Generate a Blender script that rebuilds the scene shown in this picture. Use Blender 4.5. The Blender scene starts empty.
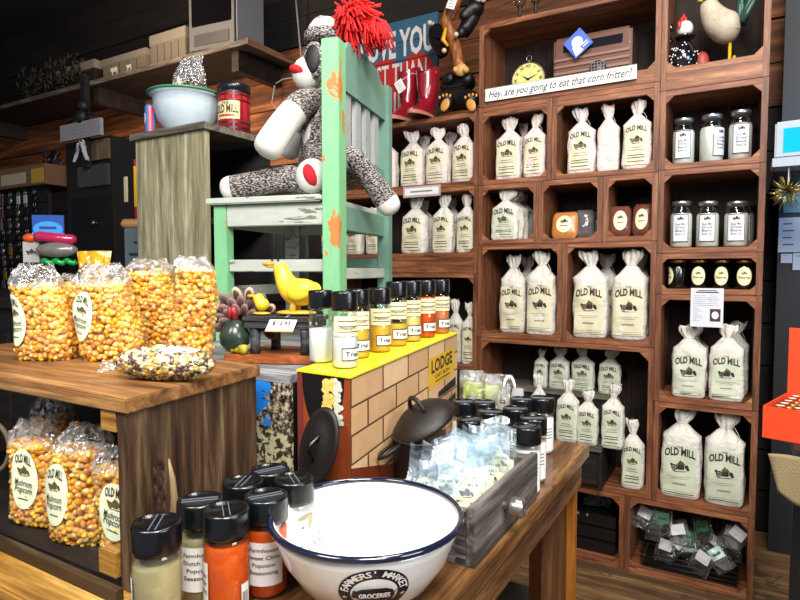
import bpy, bmesh, math, random
import numpy as np
from mathutils import Vector, Matrix, noise
random.seed(7)
PI = math.pi
C = bpy.context.scene.collection
# ---------------------------------------------------------------- camera model (a real camera 1.25 m above the floor)
FPX, YAW, PITCH, HC = 583.0, math.radians(30.2), math.atan(30/583.0), 1.25
FW = (-math.sin(YAW), math.cos(YAW)); RT = (math.cos(YAW), math.sin(YAW))
def ray(u, v):
    a = (u-400)/FPX; b = (300-v)/FPX
    fw = math.cos(PITCH)+b*math.sin(PITCH); up = -math.sin(PITCH)+b*math.cos(PITCH)
    return (FW[0]*fw+RT[0]*a, FW[1]*fw+RT[1]*a, up)
def atz(u, v, z):
    r = ray(u, v); t = (z-HC)/r[2]; return Vector((r[0]*t, r[1]*t, z))
def aty(u, v, Y):
    r = ray(u, v); t = Y/r[1]; return Vector((r[0]*t, Y, HC+r[2]*t))
def wp(u, v, d):
    r = ray(u, v); t = d; return Vector((r[0]*t, r[1]*t, HC+r[2]*t))
cam = bpy.data.objects.new('camera', bpy.data.cameras.new('camera')); C.objects.link(cam)
cam.location = (0, 0, HC); cam.rotation_euler = (PI/2-PITCH, 0, YAW)
cam.data.lens = FPX/800*36; cam.data.sensor_width = 36; cam.data.clip_start = .02
bpy.context.scene.camera = cam
# ---------------------------------------------------------------- materials
def lin(c):
    if isinstance(c, str):
        c = [int(c[i:i+2], 16)/255 for i in (0, 2, 4)]
    return [x/12.92 if x <= .04045 else ((x+.055)/1.055)**2.4 for x in c]+[1]
MATS = {}
def newmat(name):
    m = bpy.data.materials.new(name); m.use_nodes = True
    nt = m.node_tree; nt.nodes.clear()
    out = nt.nodes.new('ShaderNodeOutputMaterial')
    return m, nt, out
def N(nt, t, **kw):
    n = nt.nodes.new(t)
    for k, v in kw.items():
        if k in n.inputs: n.inputs[k].default_value = v
        else: setattr(n, k, v)
    return n
def ramp(nt, fac, stops):
    r = nt.nodes.new('ShaderNodeValToRGB'); e = r.color_ramp.elements
    while len(e) < len(stops): e.new(.5)
    for i, (p, c) in enumerate(stops): e[i].position = p; e[i].color = lin(c)
    nt.links.new(fac, r.inputs[0]); return r.outputs[0]
def mixc(nt, fac, a, b):
    m = nt.nodes.new('ShaderNodeMix'); m.data_type = 'RGBA'
    if isinstance(fac, float): m.inputs[0].default_value = fac
    else: nt.links.new(fac, m.inputs[0])
    for s, x in ((6, a), (7, b)):
        if isinstance(x, (str, tuple, list)): m.inputs[s].default_value = lin(x)
        else: nt.links.new(x, m.inputs[s])
    return m.outputs[2]
def coords(nt, scale=(1, 1, 1), rnd=True):
    tc = N(nt, 'ShaderNodeTexCoord'); mp = N(nt, 'ShaderNodeMapping'); mp.inputs['Scale'].default_value = scale
    if rnd:
        oi = N(nt, 'ShaderNodeObjectInfo'); mu = N(nt, 'ShaderNodeMath', operation='MULTIPLY'); mu.inputs[1].default_value = 17.3
        nt.links.new(oi.outputs['Random'], mu.inputs[0])
        ad = N(nt, 'ShaderNodeVectorMath', operation='ADD'); nt.links.new(tc.outputs['Object'], ad.inputs[0]); nt.links.new(mu.outputs[0], ad.inputs[1])
        nt.links.new(ad.outputs[0], mp.inputs[0])
    else: nt.links.new(tc.outputs['Object'], mp.inputs[0])
    return mp.outputs[0]
def noise_(nt, vec, scale, detail=4, rough=.6, dist=0):
    n = N(nt, 'ShaderNodeTexNoise'); n.inputs['Scale'].default_value = scale; n.inputs['Detail'].default_value = detail
    n.inputs['Roughness'].default_value = rough; n.inputs['Distortion'].default_value = dist
    nt.links.new(vec, n.inputs['Vector']); return n.outputs['Fac']
def bump(nt, h, strength, dist=.002):
    b = N(nt, 'ShaderNodeBump'); b.inputs['Strength'].default_value = strength; b.inputs['Distance'].default_value = dist
    nt.links.new(h, b.inputs['Height']); return b.outputs[0]
def finish(nt, out, col, rough=.5, metal=0, nrm=None, spec=.5, coat=0):
    p = N(nt, 'ShaderNodeBsdfPrincipled')
    if isinstance(col, (str, tuple, list)): p.inputs['Base Color'].default_value = lin(col)
    else: nt.links.new(col, p.inputs['Base Color'])
    p.inputs['Roughness'].default_value = rough; p.inputs['Metallic'].default_value = metal
    p.inputs['Specular IOR Level'].default_value = spec; p.inputs['Coat Weight'].default_value = coat
    if nrm: nt.links.new(nrm, p.inputs['Normal'])
    nt.links.new(p.outputs[0], out.inputs[0]); return p
def plain(name, col, rough=.5, metal=0, bmp=0, bscale=200, spec=.5, coat=0, var=None):
    if name in MATS: return MATS[name]
    m, nt, out = newmat(name); v = coords(nt)
    f = noise_(nt, v, bscale if bmp else 40)
    c = mixc(nt, noise_(nt, v, 25), col, var) if var else mixc(nt, f, col, [min(1, x*.9) for x in ([int(col[i:i+2], 16)/255 for i in (0, 2, 4)])])
    finish(nt, out, c, rough, metal, bump(nt, f, bmp) if bmp else None, spec, coat)
    MATS[name] = m; return m
def wood(name, dark, mid, light, axis='x', scale=1, rough=.6, stain=None, coat=0, bmp=.35):
    if name in MATS: return MATS[name]
    m, nt, out = newmat(name)
    s = {'x': (2.2, 26, 26), 'y': (26, 2.2, 26), 'z': (26, 26, 2.2)}[axis]
    v = coords(nt, [k*scale for k in s]); f = noise_(nt, v, 1.6, 6, .62, .6)
    v2 = coords(nt, [k*scale*3.2 for k in s]); g = noise_(nt, v2, 2.0, 4, .6)
    c = ramp(nt, f, [(.3, dark), (.5, mid), (.72, light)])
    c = mixc(nt, ramp(nt, g, [(.38, '000000'), (.62, 'ffffff')]), mixc(nt, .5, c, dark), c)
    if stain:
        w = coords(nt, (1, 1, 1)); h = noise_(nt, w, 7, 5, .65, 1)
        c = mixc(nt, ramp(nt, h, [(.52, '000000'), (.62, 'ffffff')]), c, stain)
    finish(nt, out, c, rough, 0, bump(nt, g, bmp, .003), .4, coat)
    MATS[name] = m; return m
def peel(name, base, under, extra=None, lo=.56, scale=22, rough=.5, sz=(1, 1, .45)):
    m, nt, out = newmat(name); v = coords(nt, sz)
    h = noise_(nt, v, scale, 6, .62, .4); k = noise_(nt, v, 60, 3)
    c = mixc(nt, k, base, [x*.85 for x in [int(base[i:i+2], 16)/255 for i in (0, 2, 4)]])
    if extra:
        h2 = noise_(nt, v, scale*.6, 5, .6, .3); c = mixc(nt, ramp(nt, h2, [(.5, '000000'), (.54, 'ffffff')]), c, extra)
    c = mixc(nt, ramp(nt, h, [(lo, '000000'), (lo+.02, 'ffffff')]), c, under)
    finish(nt, out, c, rough, 0, bump(nt, h, .5, .002), .4)
    MATS[name] = m; return m
def clear(name, tint='ffffff', fac=.12, rough=.06, haze=0, hazecol='ffffff', bmp=0, bscale=40):
    if name in MATS: return MATS[name]
    m, nt, out = newmat(name); v = coords(nt)
    tr = N(nt, 'ShaderNodeBsdfTransparent'); tr.inputs[0].default_value = lin(tint)
    gl = N(nt, 'ShaderNodeBsdfGlossy'); gl.inputs['Roughness'].default_value = rough
    h = noise_(nt, v, bscale, 3, .6, 1.2)
    if bmp: 
        b = bump(nt, h, bmp, .01); nt.links.new(b, gl.inputs['Normal'])
    lw = N(nt, 'ShaderNodeLayerWeight'); lw.inputs[0].default_value = .35
    mr = N(nt, 'ShaderNodeMapRange'); mr.inputs['To Min'].default_value = fac; mr.inputs['To Max'].default_value = min(1, fac+.55)
    nt.links.new(lw.outputs['Fresnel'], mr.inputs[0])
    mx = N(nt, 'ShaderNodeMixShader'); nt.links.new(mr.outputs[0], mx.inputs[0]); nt.links.new(tr.outputs[0], mx.inputs[1]); nt.links.new(gl.outputs[0], mx.inputs[2])
    last = mx.outputs[0]
    if haze:
        df = N(nt, 'ShaderNodeBsdfDiffuse'); df.inputs[0].default_value = lin(hazecol)
        hz = N(nt, 'ShaderNodeMapRange'); hz.inputs['From Min'].default_value = .4; hz.inputs['From Max'].default_value = .7
        hz.inputs['To Max'].default_value = haze; nt.links.new(h, hz.inputs[0])
        m2 = N(nt, 'ShaderNodeMixShader'); nt.links.new(hz.outputs[0], m2.inputs[0]); nt.links.new(last, m2.inputs[1]); nt.links.new(df.outputs[0], m2.inputs[2]); last = m2.outputs[0]
    nt.links.new(last, out.inputs[0]); MATS[name] = m; return m
def attrmat(name, rough=.35, spec=.5, bmp=0):
    m, nt, out = newmat(name); a = N(nt, 'ShaderNodeAttribute', attribute_name='col')
    finish(nt, out, a.outputs['Color'], rough, 0, None, spec, .15); MATS[name] = m; return m
# ---------------------------------------------------------------- mesh building
class MB:
    def __init__(s): s.v = []; s.f = []; s.m = []; s.sm = []
    def add(s, vs, fs, mi=0, smooth=False):
        o = len(s.v); s.v += [tuple(p) for p in vs]
        for f in fs: s.f.append(tuple(o+i for i in f)); s.m.append(mi); s.sm.append(smooth)
        return s
    def box(s, x0, x1, y0, y1, z0, z1, mi=0, M=None):
        vs = [Vector((x, y, z)) for z in (z0, z1) for x, y in ((x0, y0), (x1, y0), (x1, y1), (x0, y1))]
        if M: vs = [M @ p for p in vs]
        return s.add(vs, [(3, 2, 1, 0), (4, 5, 6, 7), (0, 1, 5, 4), (1, 2, 6, 5), (2, 3, 7, 6), (3, 0, 4, 7)], mi)
    def prism(s, poly, z0, z1, mi=0, M=None):
        n = len(poly); vs = [Vector((p[0], p[1], z)) for z in (z0, z1) for p in poly]
        if M: vs = [M @ p for p in vs]
        return s.add(vs, [tuple(range(n))[::-1], tuple(range(n, 2*n))]+[(i, (i+1) % n, n+(i+1) % n, n+i) for i in range(n)], mi)
    def lathe(s, prof, seg=24, mi=0, M=None, smooth=True, cap=True, sx=1, sy=1):
        vs = []
        for r, z in prof:
            for k in range(seg):
                a = 2*PI*k/seg; vs.append(Vector((r*math.cos(a)*sx, r*math.sin(a)*sy, z)))
        if M: vs = [M @ p for p in vs]
        fs = [(j*seg+k, j*seg+(k+1) % seg, (j+1)*seg+(k+1) % seg, (j+1)*seg+k) for j in range(len(prof)-1) for k in range(seg)]
        s.add(vs, fs, mi, smooth)
        if cap:
            n = len(s.v)-len(vs)
            s.f.append(tuple(n+k for k in range(seg))[::-1]); s.m.append(mi); s.sm.append(False)
            n += (len(prof)-1)*seg; s.f.append(tuple(n+k for k in range(seg))); s.m.append(mi); s.sm.append(False)
        return s
    def tube(s, pts, r, seg=8, mi=0, closed=False):
        pts = [Vector(p) for p in pts]; n = len(pts); vs = []
        rr = r if isinstance(r, (list, tuple)) else [r]*n
        prev = None
        for i, p in enumerate(pts):
            d = (pts[(i+1) % n] if (closed or i < n-1) else p)-(pts[i-1] if (closed or i > 0) else p)
            if d.length < 1e-9: d = Vector((0, 0, 1))
            d.normalize()
            a = prev-d*prev.dot(d) if prev else d.orthogonal()
            if a.length < 1e-6: a = d.orthogonal()
            a.normalize(); prev = a; b = d.cross(a)
            for k in range(seg):
                t = 2*PI*k/seg; vs.append(p+(a*math.cos(t)+b*math.sin(t))*rr[i])
        m = n if closed else n-1
        fs = [(i*seg+k, i*seg+(k+1) % seg, ((i+1) % n)*seg+(k+1) % seg, ((i+1) % n)*seg+k) for i in range(m) for k in range(seg)]
        if not closed: fs += [tuple(range(seg))[::-1], tuple((n-1)*seg+k for k in range(seg))]
        return s.add(vs, fs, mi, True)
    def ell(s, c, r, mi=0, seg=14, rings=8, M=None):
        c = Vector(c); vs = []; 
        if not isinstance(r, (list, tuple)): r = (r, r, r)
        for j in range(1, rings):
            t = PI*j/rings
            for k in range(seg):
                a = 2*PI*k/seg; p = Vector((r[0]*math.sin(t)*math.cos(a), r[1]*math.sin(t)*math.sin(a), r[2]*math.cos(t)))
                vs.append(p)
        vs += [Vector((0, 0, r[2])), Vector((0, 0, -r[2]))]
        vs = [c+(M @ p if M else p) for p in vs]
        fs = [(j*seg+(k+1) % seg, j*seg+k, (j+1)*seg+k, (j+1)*seg+(k+1) % seg) for j in range(rings-2) for k in range(seg)]
        T = len(vs)-2
        fs += [(k, (k+1) % seg, T) for k in range(seg)]+[((rings-2)*seg+(k+1) % seg, (rings-2)*seg+k, T+1) for k in range(seg)]
        return s.add(vs, fs, mi, True)
    def grid(s, fn, nu, nv, mi=0, smooth=True, wrap=False):
        vs = [fn(i/(nu if wrap else nu-1), j/(nv-1)) for j in range(nv) for i in range(nu)]
        fs = [(j*nu+i, j*nu+(i+1) % nu, (j+1)*nu+(i+1) % nu, (j+1)*nu+i) for j in range(nv-1) for i in range(nu if wrap else nu-1)]
        return s.add(vs, fs, mi, smooth)
    def mesh(s, name, mats):
        me = bpy.data.meshes.new(name); me.from_pydata(s.v, [], s.f); me.update()
        me.polygons.foreach_set('material_index', s.m); me.polygons.foreach_set('use_smooth', s.sm)
        for m in (mats if isinstance(mats, (list, tuple)) else [mats]): me.materials.append(m)
        return me
    def build(s, name, mats, parent=None, loc=(0, 0, 0), bevel=0):
        me = s.mesh(name, mats)
        bm = bmesh.new(); bm.from_mesh(me)
        if bevel: bmesh.ops.bevel(bm, geom=bm.edges[:], offset=bevel, segments=2, affect='EDGES', clamp_overlap=True)
        bmesh.ops.recalc_face_normals(bm, faces=bm.faces[:]); bm.to_mesh(me); bm.free()
        o = bpy.data.objects.new(name, me); C.objects.link(o); o.location = loc
        if parent: o.parent = parent
        return o
def tag(o, label, cat, group=None, kind=None):
    if label: o['label'] = label
    if cat: o['category'] = cat
    if group: o['group'] = group
    if kind: o['kind'] = kind
    return o
def thing(name, label, cat, loc=(0, 0, 0), rz=0, group=None):
    o = bpy.data.objects.new(name, None); C.objects.link(o); o.empty_display_size = .02
    o.location = loc; o.rotation_euler = (0, 0, rz); return tag(o, label, cat, group)
def kids(o): return [c for c in C.objects if c.parent == o]
def dup(root, loc, rz=None, label=None, group=None, sc=None):
    ch1 = kids(root)
    r = root.copy(); C.objects.link(r); r.location = loc
    if rz is not None: r.rotation_euler = (0, 0, rz)
    if sc is not None: r.scale = sc
    if label: r['label'] = label
    if group: r['group'] = group
    for ch in ch1:
        sub = kids(ch); c = ch.copy(); C.objects.link(c); c.parent = r
        for g in sub:
            d = g.copy(); C.objects.link(d); d.parent = c
    return r
def struct(o): o['kind'] = 'structure'; return o
# text as 2-D polygons
_T = {}
def text2d(txt, size=1, bold=0.0, shear=0.0, res=2):
    k = (txt, bold, shear, res)
    if k not in _T:
        cu = bpy.data.curves.new('t', 'FONT'); cu.body = txt; cu.size = 1; cu.align_x = 'CENTER'; cu.align_y = 'CENTER'
        cu.offset = bold; cu.shear = shear; cu.resolution_u = res
        ob = bpy.data.objects.new('t', cu); C.objects.link(ob)
        dg = bpy.context.evaluated_depsgraph_get(); me = ob.evaluated_get(dg).to_mesh()
        _T[k] = ([(v.co.x, v.co.y) for v in me.vertices], [tuple(p.vertices) for p in me.polygons])
        ob.evaluated_get(dg).to_mesh_clear(); bpy.data.objects.remove(ob); bpy.data.curves.remove(cu)
    v, f = _T[k]; return [(x*size, y*size) for x, y in v], f
def decal_text(mb, P, txt, x, y, size, mi, bold=0, shear=0, w=None, arc=0, rot=0, off=.0012, ys=1):
    v, f = text2d(txt, size, bold, shear)
    if not v: return
    if w:
        x0 = min(p[0] for p in v); x1 = max(p[0] for p in v); k = w/(x1-x0); v = [((a-(x0+x1)/2)*k, b) for a, b in v]
    out = []
    for a, b in v:
        b *= ys
        if arc:
            hw = (w or .05)/2; b = b+arc*(1-(a/hw)**2)
        if rot: a, b = a*math.cos(rot)-b*math.sin(rot), a*math.sin(rot)+b*math.cos(rot)
        out.append(P(x+a, y+b, off))
    mb.add(out, f, mi)
def decal_rect(mb, P, x0, x1, y0, y1, mi, nx=6, ny=6, off=.0006, rot=0):
    cx, cy = (x0+x1)/2, (y0+y1)/2
    def fn(i, j):
        a = (x0-cx)+(x1-x0)*i; b = (y0-cy)+(y1-y0)*j
        if rot: a, b = a*math.cos(rot)-b*math.sin(rot), a*math.sin(rot)+b*math.cos(rot)
        return P(cx+a, cy+b, off)
    mb.grid(fn, nx, ny, mi, False)
def decal_ell(mb, P, cx, cy, rx, ry, mi, seg=28, rings=4, off=.0006, r0=0, rot=0):
    vs = []
    for j in range(rings+1):
        t = r0+(1-r0)*j/rings
        for k in range(seg):
            a = rx*t*math.cos(2*PI*k/seg); b = ry*t*math.sin(2*PI*k/seg)
            if rot: a, b = a*math.cos(rot)-b*math.sin(rot), a*math.sin(rot)+b*math.cos(rot)
            vs.append(P(cx+a, cy+b, off))
    mb.add(vs, [(j*seg+k, j*seg+(k+1) % seg, (j+1)*seg+(k+1) % seg, (j+1)*seg+k) for j in range(rings) for k in range(seg)], mi)
def decal_poly(mb, P, pts, mi, off=.001):
    mb.add([P(x, y, off) for x, y in pts], [tuple(range(len(pts)))], mi)
def mill(mb, P, cx, cy, s, mi, off=.0011, mi2=None, rot=0):
    """small water mill vignette: wheel, house, roof, trees and water"""
    cr, sr = math.cos(rot), math.sin(rot)
    Q = lambda x, y, o: P(cx+x*cr-y*sr, cy+x*sr+y*cr, o)
    decal_ell(mb, Q, -.3*s, -.05*s, .2*s, .2*s, mi, 12, 1, off, .6)
    for k in range(4):
        a = k*PI/4; dx, dy = math.cos(a)*.18*s, math.sin(a)*.18*s; nx, ny = -math.sin(a)*.02*s, math.cos(a)*.02*s
        decal_poly(mb, Q, [(-.3*s-dx-nx, -.05*s-dy-ny), (-.3*s+dx-nx, -.05*s+dy-ny), (-.3*s+dx+nx, -.05*s+dy+ny), (-.3*s-dx+nx, -.05*s-dy+ny)], mi, off)
    decal_poly(mb, Q, [(-.12*s, -.2*s), (.28*s, -.2*s), (.28*s, .14*s), (-.12*s, .14*s)], mi, off)
    decal_poly(mb, Q, [(-.2*s, .12*s), (.36*s, .12*s), (.2*s, .34*s), (-.02*s, .34*s)], mi2 or mi, off)
    decal_poly(mb, Q, [(-.04*s, .32*s), (.12*s, .32*s), (.04*s, .46*s)], mi, off)
    for (a, b, r) in ((.42, 0, .13), (.5, -.14, .1), (-.48, .1, .09)): decal_ell(mb, Q, a*s, b*s, r*s, r*s*1.1, mi, 8, 1, off)
    decal_poly(mb, Q, [(-.5*s, -.26*s), (-.1*s, -.31*s), (.5*s, -.27*s), (.3*s, -.34*s), (-.3*s, -.36*s)], mi, off)
# skinned creatures
def skin(name, pts, edges, radii, mat, parent=None, lvl=2, root=0):
    me = bpy.data.meshes.new(name); me.from_pydata([tuple(p) for p in pts], edges, []); me.update()
    o = bpy.data.objects.new(name, me); C.objects.link(o)
    o.modifiers.new('skin', 'SKIN'); 
    sv = me.skin_vertices[0].data if me.skin_vertices else None
    if sv is None:
        bm = bmesh.new(); bm.from_mesh(me); bm.verts.layers.skin.verify(); bm.to_mesh(me); bm.free(); sv = me.skin_vertices[0].data
    for i, r in enumerate(radii):
        sv[i].radius = (r, r) if not isinstance(r, tuple) else r; sv[i].use_root = (i == root)
    o.modifiers[0].use_smooth_shade = True
    ss = o.modifiers.new('sub', 'SUBSURF'); ss.levels = lvl; ss.render_levels = lvl
    dg = bpy.context.evaluated_depsgraph_get(); dg.update()
    m2 = bpy.data.meshes.new_from_object(o.evaluated_get(dg)); m2.name = name
    o.modifiers.clear(); o.data = m2
    for m in (mat if isinstance(mat, (list, tuple)) else [mat]): m2.materials.append(m)
    m2.polygons.foreach_set('use_smooth', [True]*len(m2.polygons))
    if parent: o.parent = parent
    return o
# ---------------------------------------------------------------- materials used
W_SHELF_X = wood('shelf_wood', '4a2816', '8a5334', 'b47a52', 'x', 1, .5)
W_SHELF_Z = wood('shelf_wood_upright', '452716', '7c4b30', 'a06c48', 'z', 1, .5)
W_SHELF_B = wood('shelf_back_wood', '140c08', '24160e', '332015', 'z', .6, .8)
W_CRATE_T = wood('crate_top_wood', '4a2c16', '8c6036', 'bf9058', 'x', .8, .45)
W_CRATE_S = wood('crate_side_wood', '140c07', '4a3320', '8c7454', 'z', .75, .55, stain=None)
W_TABLE = wood('table_wood', '2e1b0e', '744e2a', 'b48650', 'y', .8, .38, stain='5a3a20', coat=.2)
W_TABLE_F = wood('table_front_wood', '6a4518', 'b5853c', 'e0b868', 'x', .7, .4)
W_LEG = wood('table_leg_wood', '5a3010', 'a0601f', 'c07c30', 'z', .5, .45)
W_GREY = wood('weathered_wood', '565038', '9c9676', 'cac4a6', 'z', .7, .8, bmp=.6)
W_GREYX = wood('weathered_top_wood', '2c2823', '6a6358', '8c8578', 'x', .7, .8)
W_DRAWER = wood('grey_drawer_wood', '26221f', '5e5852', '96908a', 'y', .8, .6, bmp=.6)
W_DRAWERX = wood('grey_drawer_end_wood', '26221f', '6e6862', 'a8a29a', 'x', .8, .6, bmp=.6)
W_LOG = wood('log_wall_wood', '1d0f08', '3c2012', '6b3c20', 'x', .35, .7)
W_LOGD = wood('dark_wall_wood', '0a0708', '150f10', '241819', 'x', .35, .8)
W_DARK = wood('dark_stained_wood', '0c0908', '1c1512', '302620', 'x', .6, .6)
W_RED = wood('red_brown_board', '6a2c10', 'a5562a', 'c47a40', 'x', .9, .5)
W_FLOOR = wood('floor_boards', '3c2a18', '7a5a38', 'a88458', 'x', .5, .6, stain='4a3a2a')
W_BENCH = wood('charred_bench_wood', '141416', '3a3a3e', '6e6e74', 'x', 1.2, .6)
M_BLACK = plain('black_plastic', '0c0d10', .22, 0, .15, 300, .6)
M_BLACKM = plain('black_matte', '0a0a0b', .6)
M_BAG = plain('white_paper_cloth', 'dad5ca', .6, 0, 1, 26, .35)
M_BAG_P = plain('pinkish_white_cloth', 'dccdc6', .6, 0, 1, 26, .35)
M_PANEL = plain('cream_print', 'd8d0b0', .6, 0, .3, 70)
M_PANELG = plain('pale_green_print', 'c9ceb4', .6, 0, .3, 70)
M_INK = plain('dark_ink', '2a2420', .6)
M_INKO = plain('olive_ink', '5a4c26', .6)
M_INKG = plain('grey_ink', '8d8474', .6)
M_STRING = plain('white_string', 'cfc8bc', .8)
M_WHITE = plain('white_paper', 'e8e8e4', .6)
M_CREAM = plain('cream_label', 'efe6b8', .5)
M_OVAL = plain('pale_oval_label', 'e4ecc8', .4)
M_CLEAR = clear('clear_plastic', 'fcfdfd', .04, .05)
M_CELLO = clear('crinkled_cellophane', 'fdfdfd', .0, .1, .05, 'f2f2f0', .9, 24)
M_CELLT = clear('cellophane_top', 'f0f0ee', .12, .14, .3, 'e0deda', 1, 45)
M_GLASS = clear('jar_glass', 'f4f8f8', .04, .04)
M_KERN = attrmat('popcorn_kernel', .3, .5)
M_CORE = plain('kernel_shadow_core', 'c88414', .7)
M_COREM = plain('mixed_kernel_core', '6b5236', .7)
M_IRON = plain('cast_iron', '2a2624', .42, .5, .4, 400, .5)
M_SILVER = plain('silver_metal', 'a8a8a8', .3, .9)
M_GOLD = plain('brass', 'b89a50', .3, .9)
M_ENAMEL = plain('white_enamel', 'f2f2ee', .12, 0, 0, 10, .6, .5)
M_NAVY = plain('navy_enamel', '141a30', .12, 0, 0, 10, .6, .5)
M_YELLOW = plain('yellow_card', 'f2d81c', .4)
M_YLABEL = plain('yellow_print', 'e8b414', .45)
M_RED = plain('bright_red_yarn', 'e01818', .8)
M_ORANGE = plain('orange_red_card', 'e0451c', .45)
M_KNIT = plain('grey_heather_knit', '3a3634', .95, 0, 1, 350)
# heathered knit: speckled light and dark wool
m, nt, out = newmat('heather_knit'); v = coords(nt, (1, 1, 2.2)); n_ = noise_(nt, v, 150, 2, .7)
finish(nt, out, ramp(nt, n_, [(.42, '2a2524'), (.5, '5a5250'), (.58, 'b0a8a4')]), .95, 0, bump(nt, n_, 1, .004), .1); M_HEATH = m
M_SOCK = plain('white_sock_knit', 'd8d6ce', .9, 0, .6, 260)
P_GREEN = peel('green_chair_paint', '7fbf8a', 'b8733a', None, .6, 14)
P_GREEND = peel('faded_green_paint', '6d9482', '4a5c50', None, .68, 12)
P_WHITE = peel('white_chair_paint', 'b9bfb4', '6a6a5c', None, .6, 22, sz=(.4, .4, 2))
P_BLOCK = peel('peeling_crate_paint', 'b5a878', '221c18', None, .5, 16)

for m_ in (M_BAG, M_BAG_P):
    for n_ in m_.node_tree.nodes:
        if n_.type == 'BUMP': n_.inputs['Distance'].default_value = .012
# ---------------------------------------------------------------- flour bags
def bag_profile(w, d, h, seed, kind):
    """returns pos(theta, t) for the cloth sack and front(x, z) for its printed face"""
    rnd = random.Random(seed); zs, zn = (.66, .8) if kind != 'big' else (.7, .84)
    ph = [rnd.uniform(0, 6.28) for _ in range(6)]; lean = rnd.uniform(-.05, .05)*w; asym = rnd.uniform(-.25, .25)
    fl = rnd.uniform(.24, .34); tw = rnd.uniform(-.5, .5)
    def dims(t):
        if t < .03: k = t/.03; return w/2*(.9+.1*k), d/2*(.86+.14*k), 5
        if t < zs: 
            k = (t-.03)/(zs-.03); return w/2*(1+.03*math.sin(PI*k)-.03*k), d/2*(1+.06*math.sin(PI*k)-.1*k), 5-1.4*k
        if t < zn:
            k = (t-zs)/(zn-zs); e = 1-(1-.26)*k**.85; e2 = .9-(.9-.26)*k**.9
            return w/2*.97*e, d/2*e2, 3.6-1.6*k
        k = (t-zn)/(1-zn); f_ = math.sin(min(1, k*1.25)*PI/2)
        return w/2*(.24+fl*f_*1.1), d/2*(.26+.1*f_), 2
    def pos(th, t):
        a, b, n = dims(t); c, s_ = math.cos(th), math.sin(th)
        r = (abs(c)**n+abs(s_)**n)**(-1/n); x = a*c*r; y = b*s_*r
        if t > zs:
            k = min(1, (t-zs)/(zn-zs)); q = 1+k*.13*math.sin(9*th+ph[0])+k*.06*math.sin(17*th+ph[1]); x *= q; y *= q
        if t > zn:
            k = (t-zn)/(1-zn); x2 = x*math.cos(tw*k)-y*math.sin(tw*k); y = x*math.sin(tw*k)+y*math.cos(tw*k); x = x2+lean*1.4*k*1.5
            y += .08*d*math.sin(7*x/w*6+ph[2])*k
        cr = noise.noise(Vector((x*28+seed, y*28, t*h*24)))*.0022*(1 if t > .03 else .3)
        z = t*h+(0 if t < .97 else .02*h*math.sin(3*th+ph[3])) + (lean*asym*0)
        k = max(0, (t-.3)); x += lean*k*k*2
        g = .007*w/.12*noise.noise(Vector((th*1.5+seed, t*5, seed*.7)))*(1 if .05 < t < .95 else .2)
        return Vector((x+(cr+g)*c, y+(cr+g)*s_, z))
    def P(x, z, off):
        t = z/h; a, b, n = dims(t); k = max(0, t-.3); x0 = x-lean*k*k*2
        u = min(.985, abs(x0)/a); yy = (1-u**n)**(1/n)
        th = math.atan2(-yy*b, x0); th2 = -math.acos(max(-1, min(1, x0/a/((1)))))
        # solve theta so that the section's x matches
        lo, hi = -PI, 0.0
        for _ in range(18):
            mid = (lo+hi)/2
            if pos(mid, t).x < x: lo = mid
            else: hi = mid
        p = pos((lo+hi)/2, t); return Vector((p.x, p.y-off*1.6-(.0042 if kind == 'big' else .0026), z))
    return pos, P, zs, zn
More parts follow.
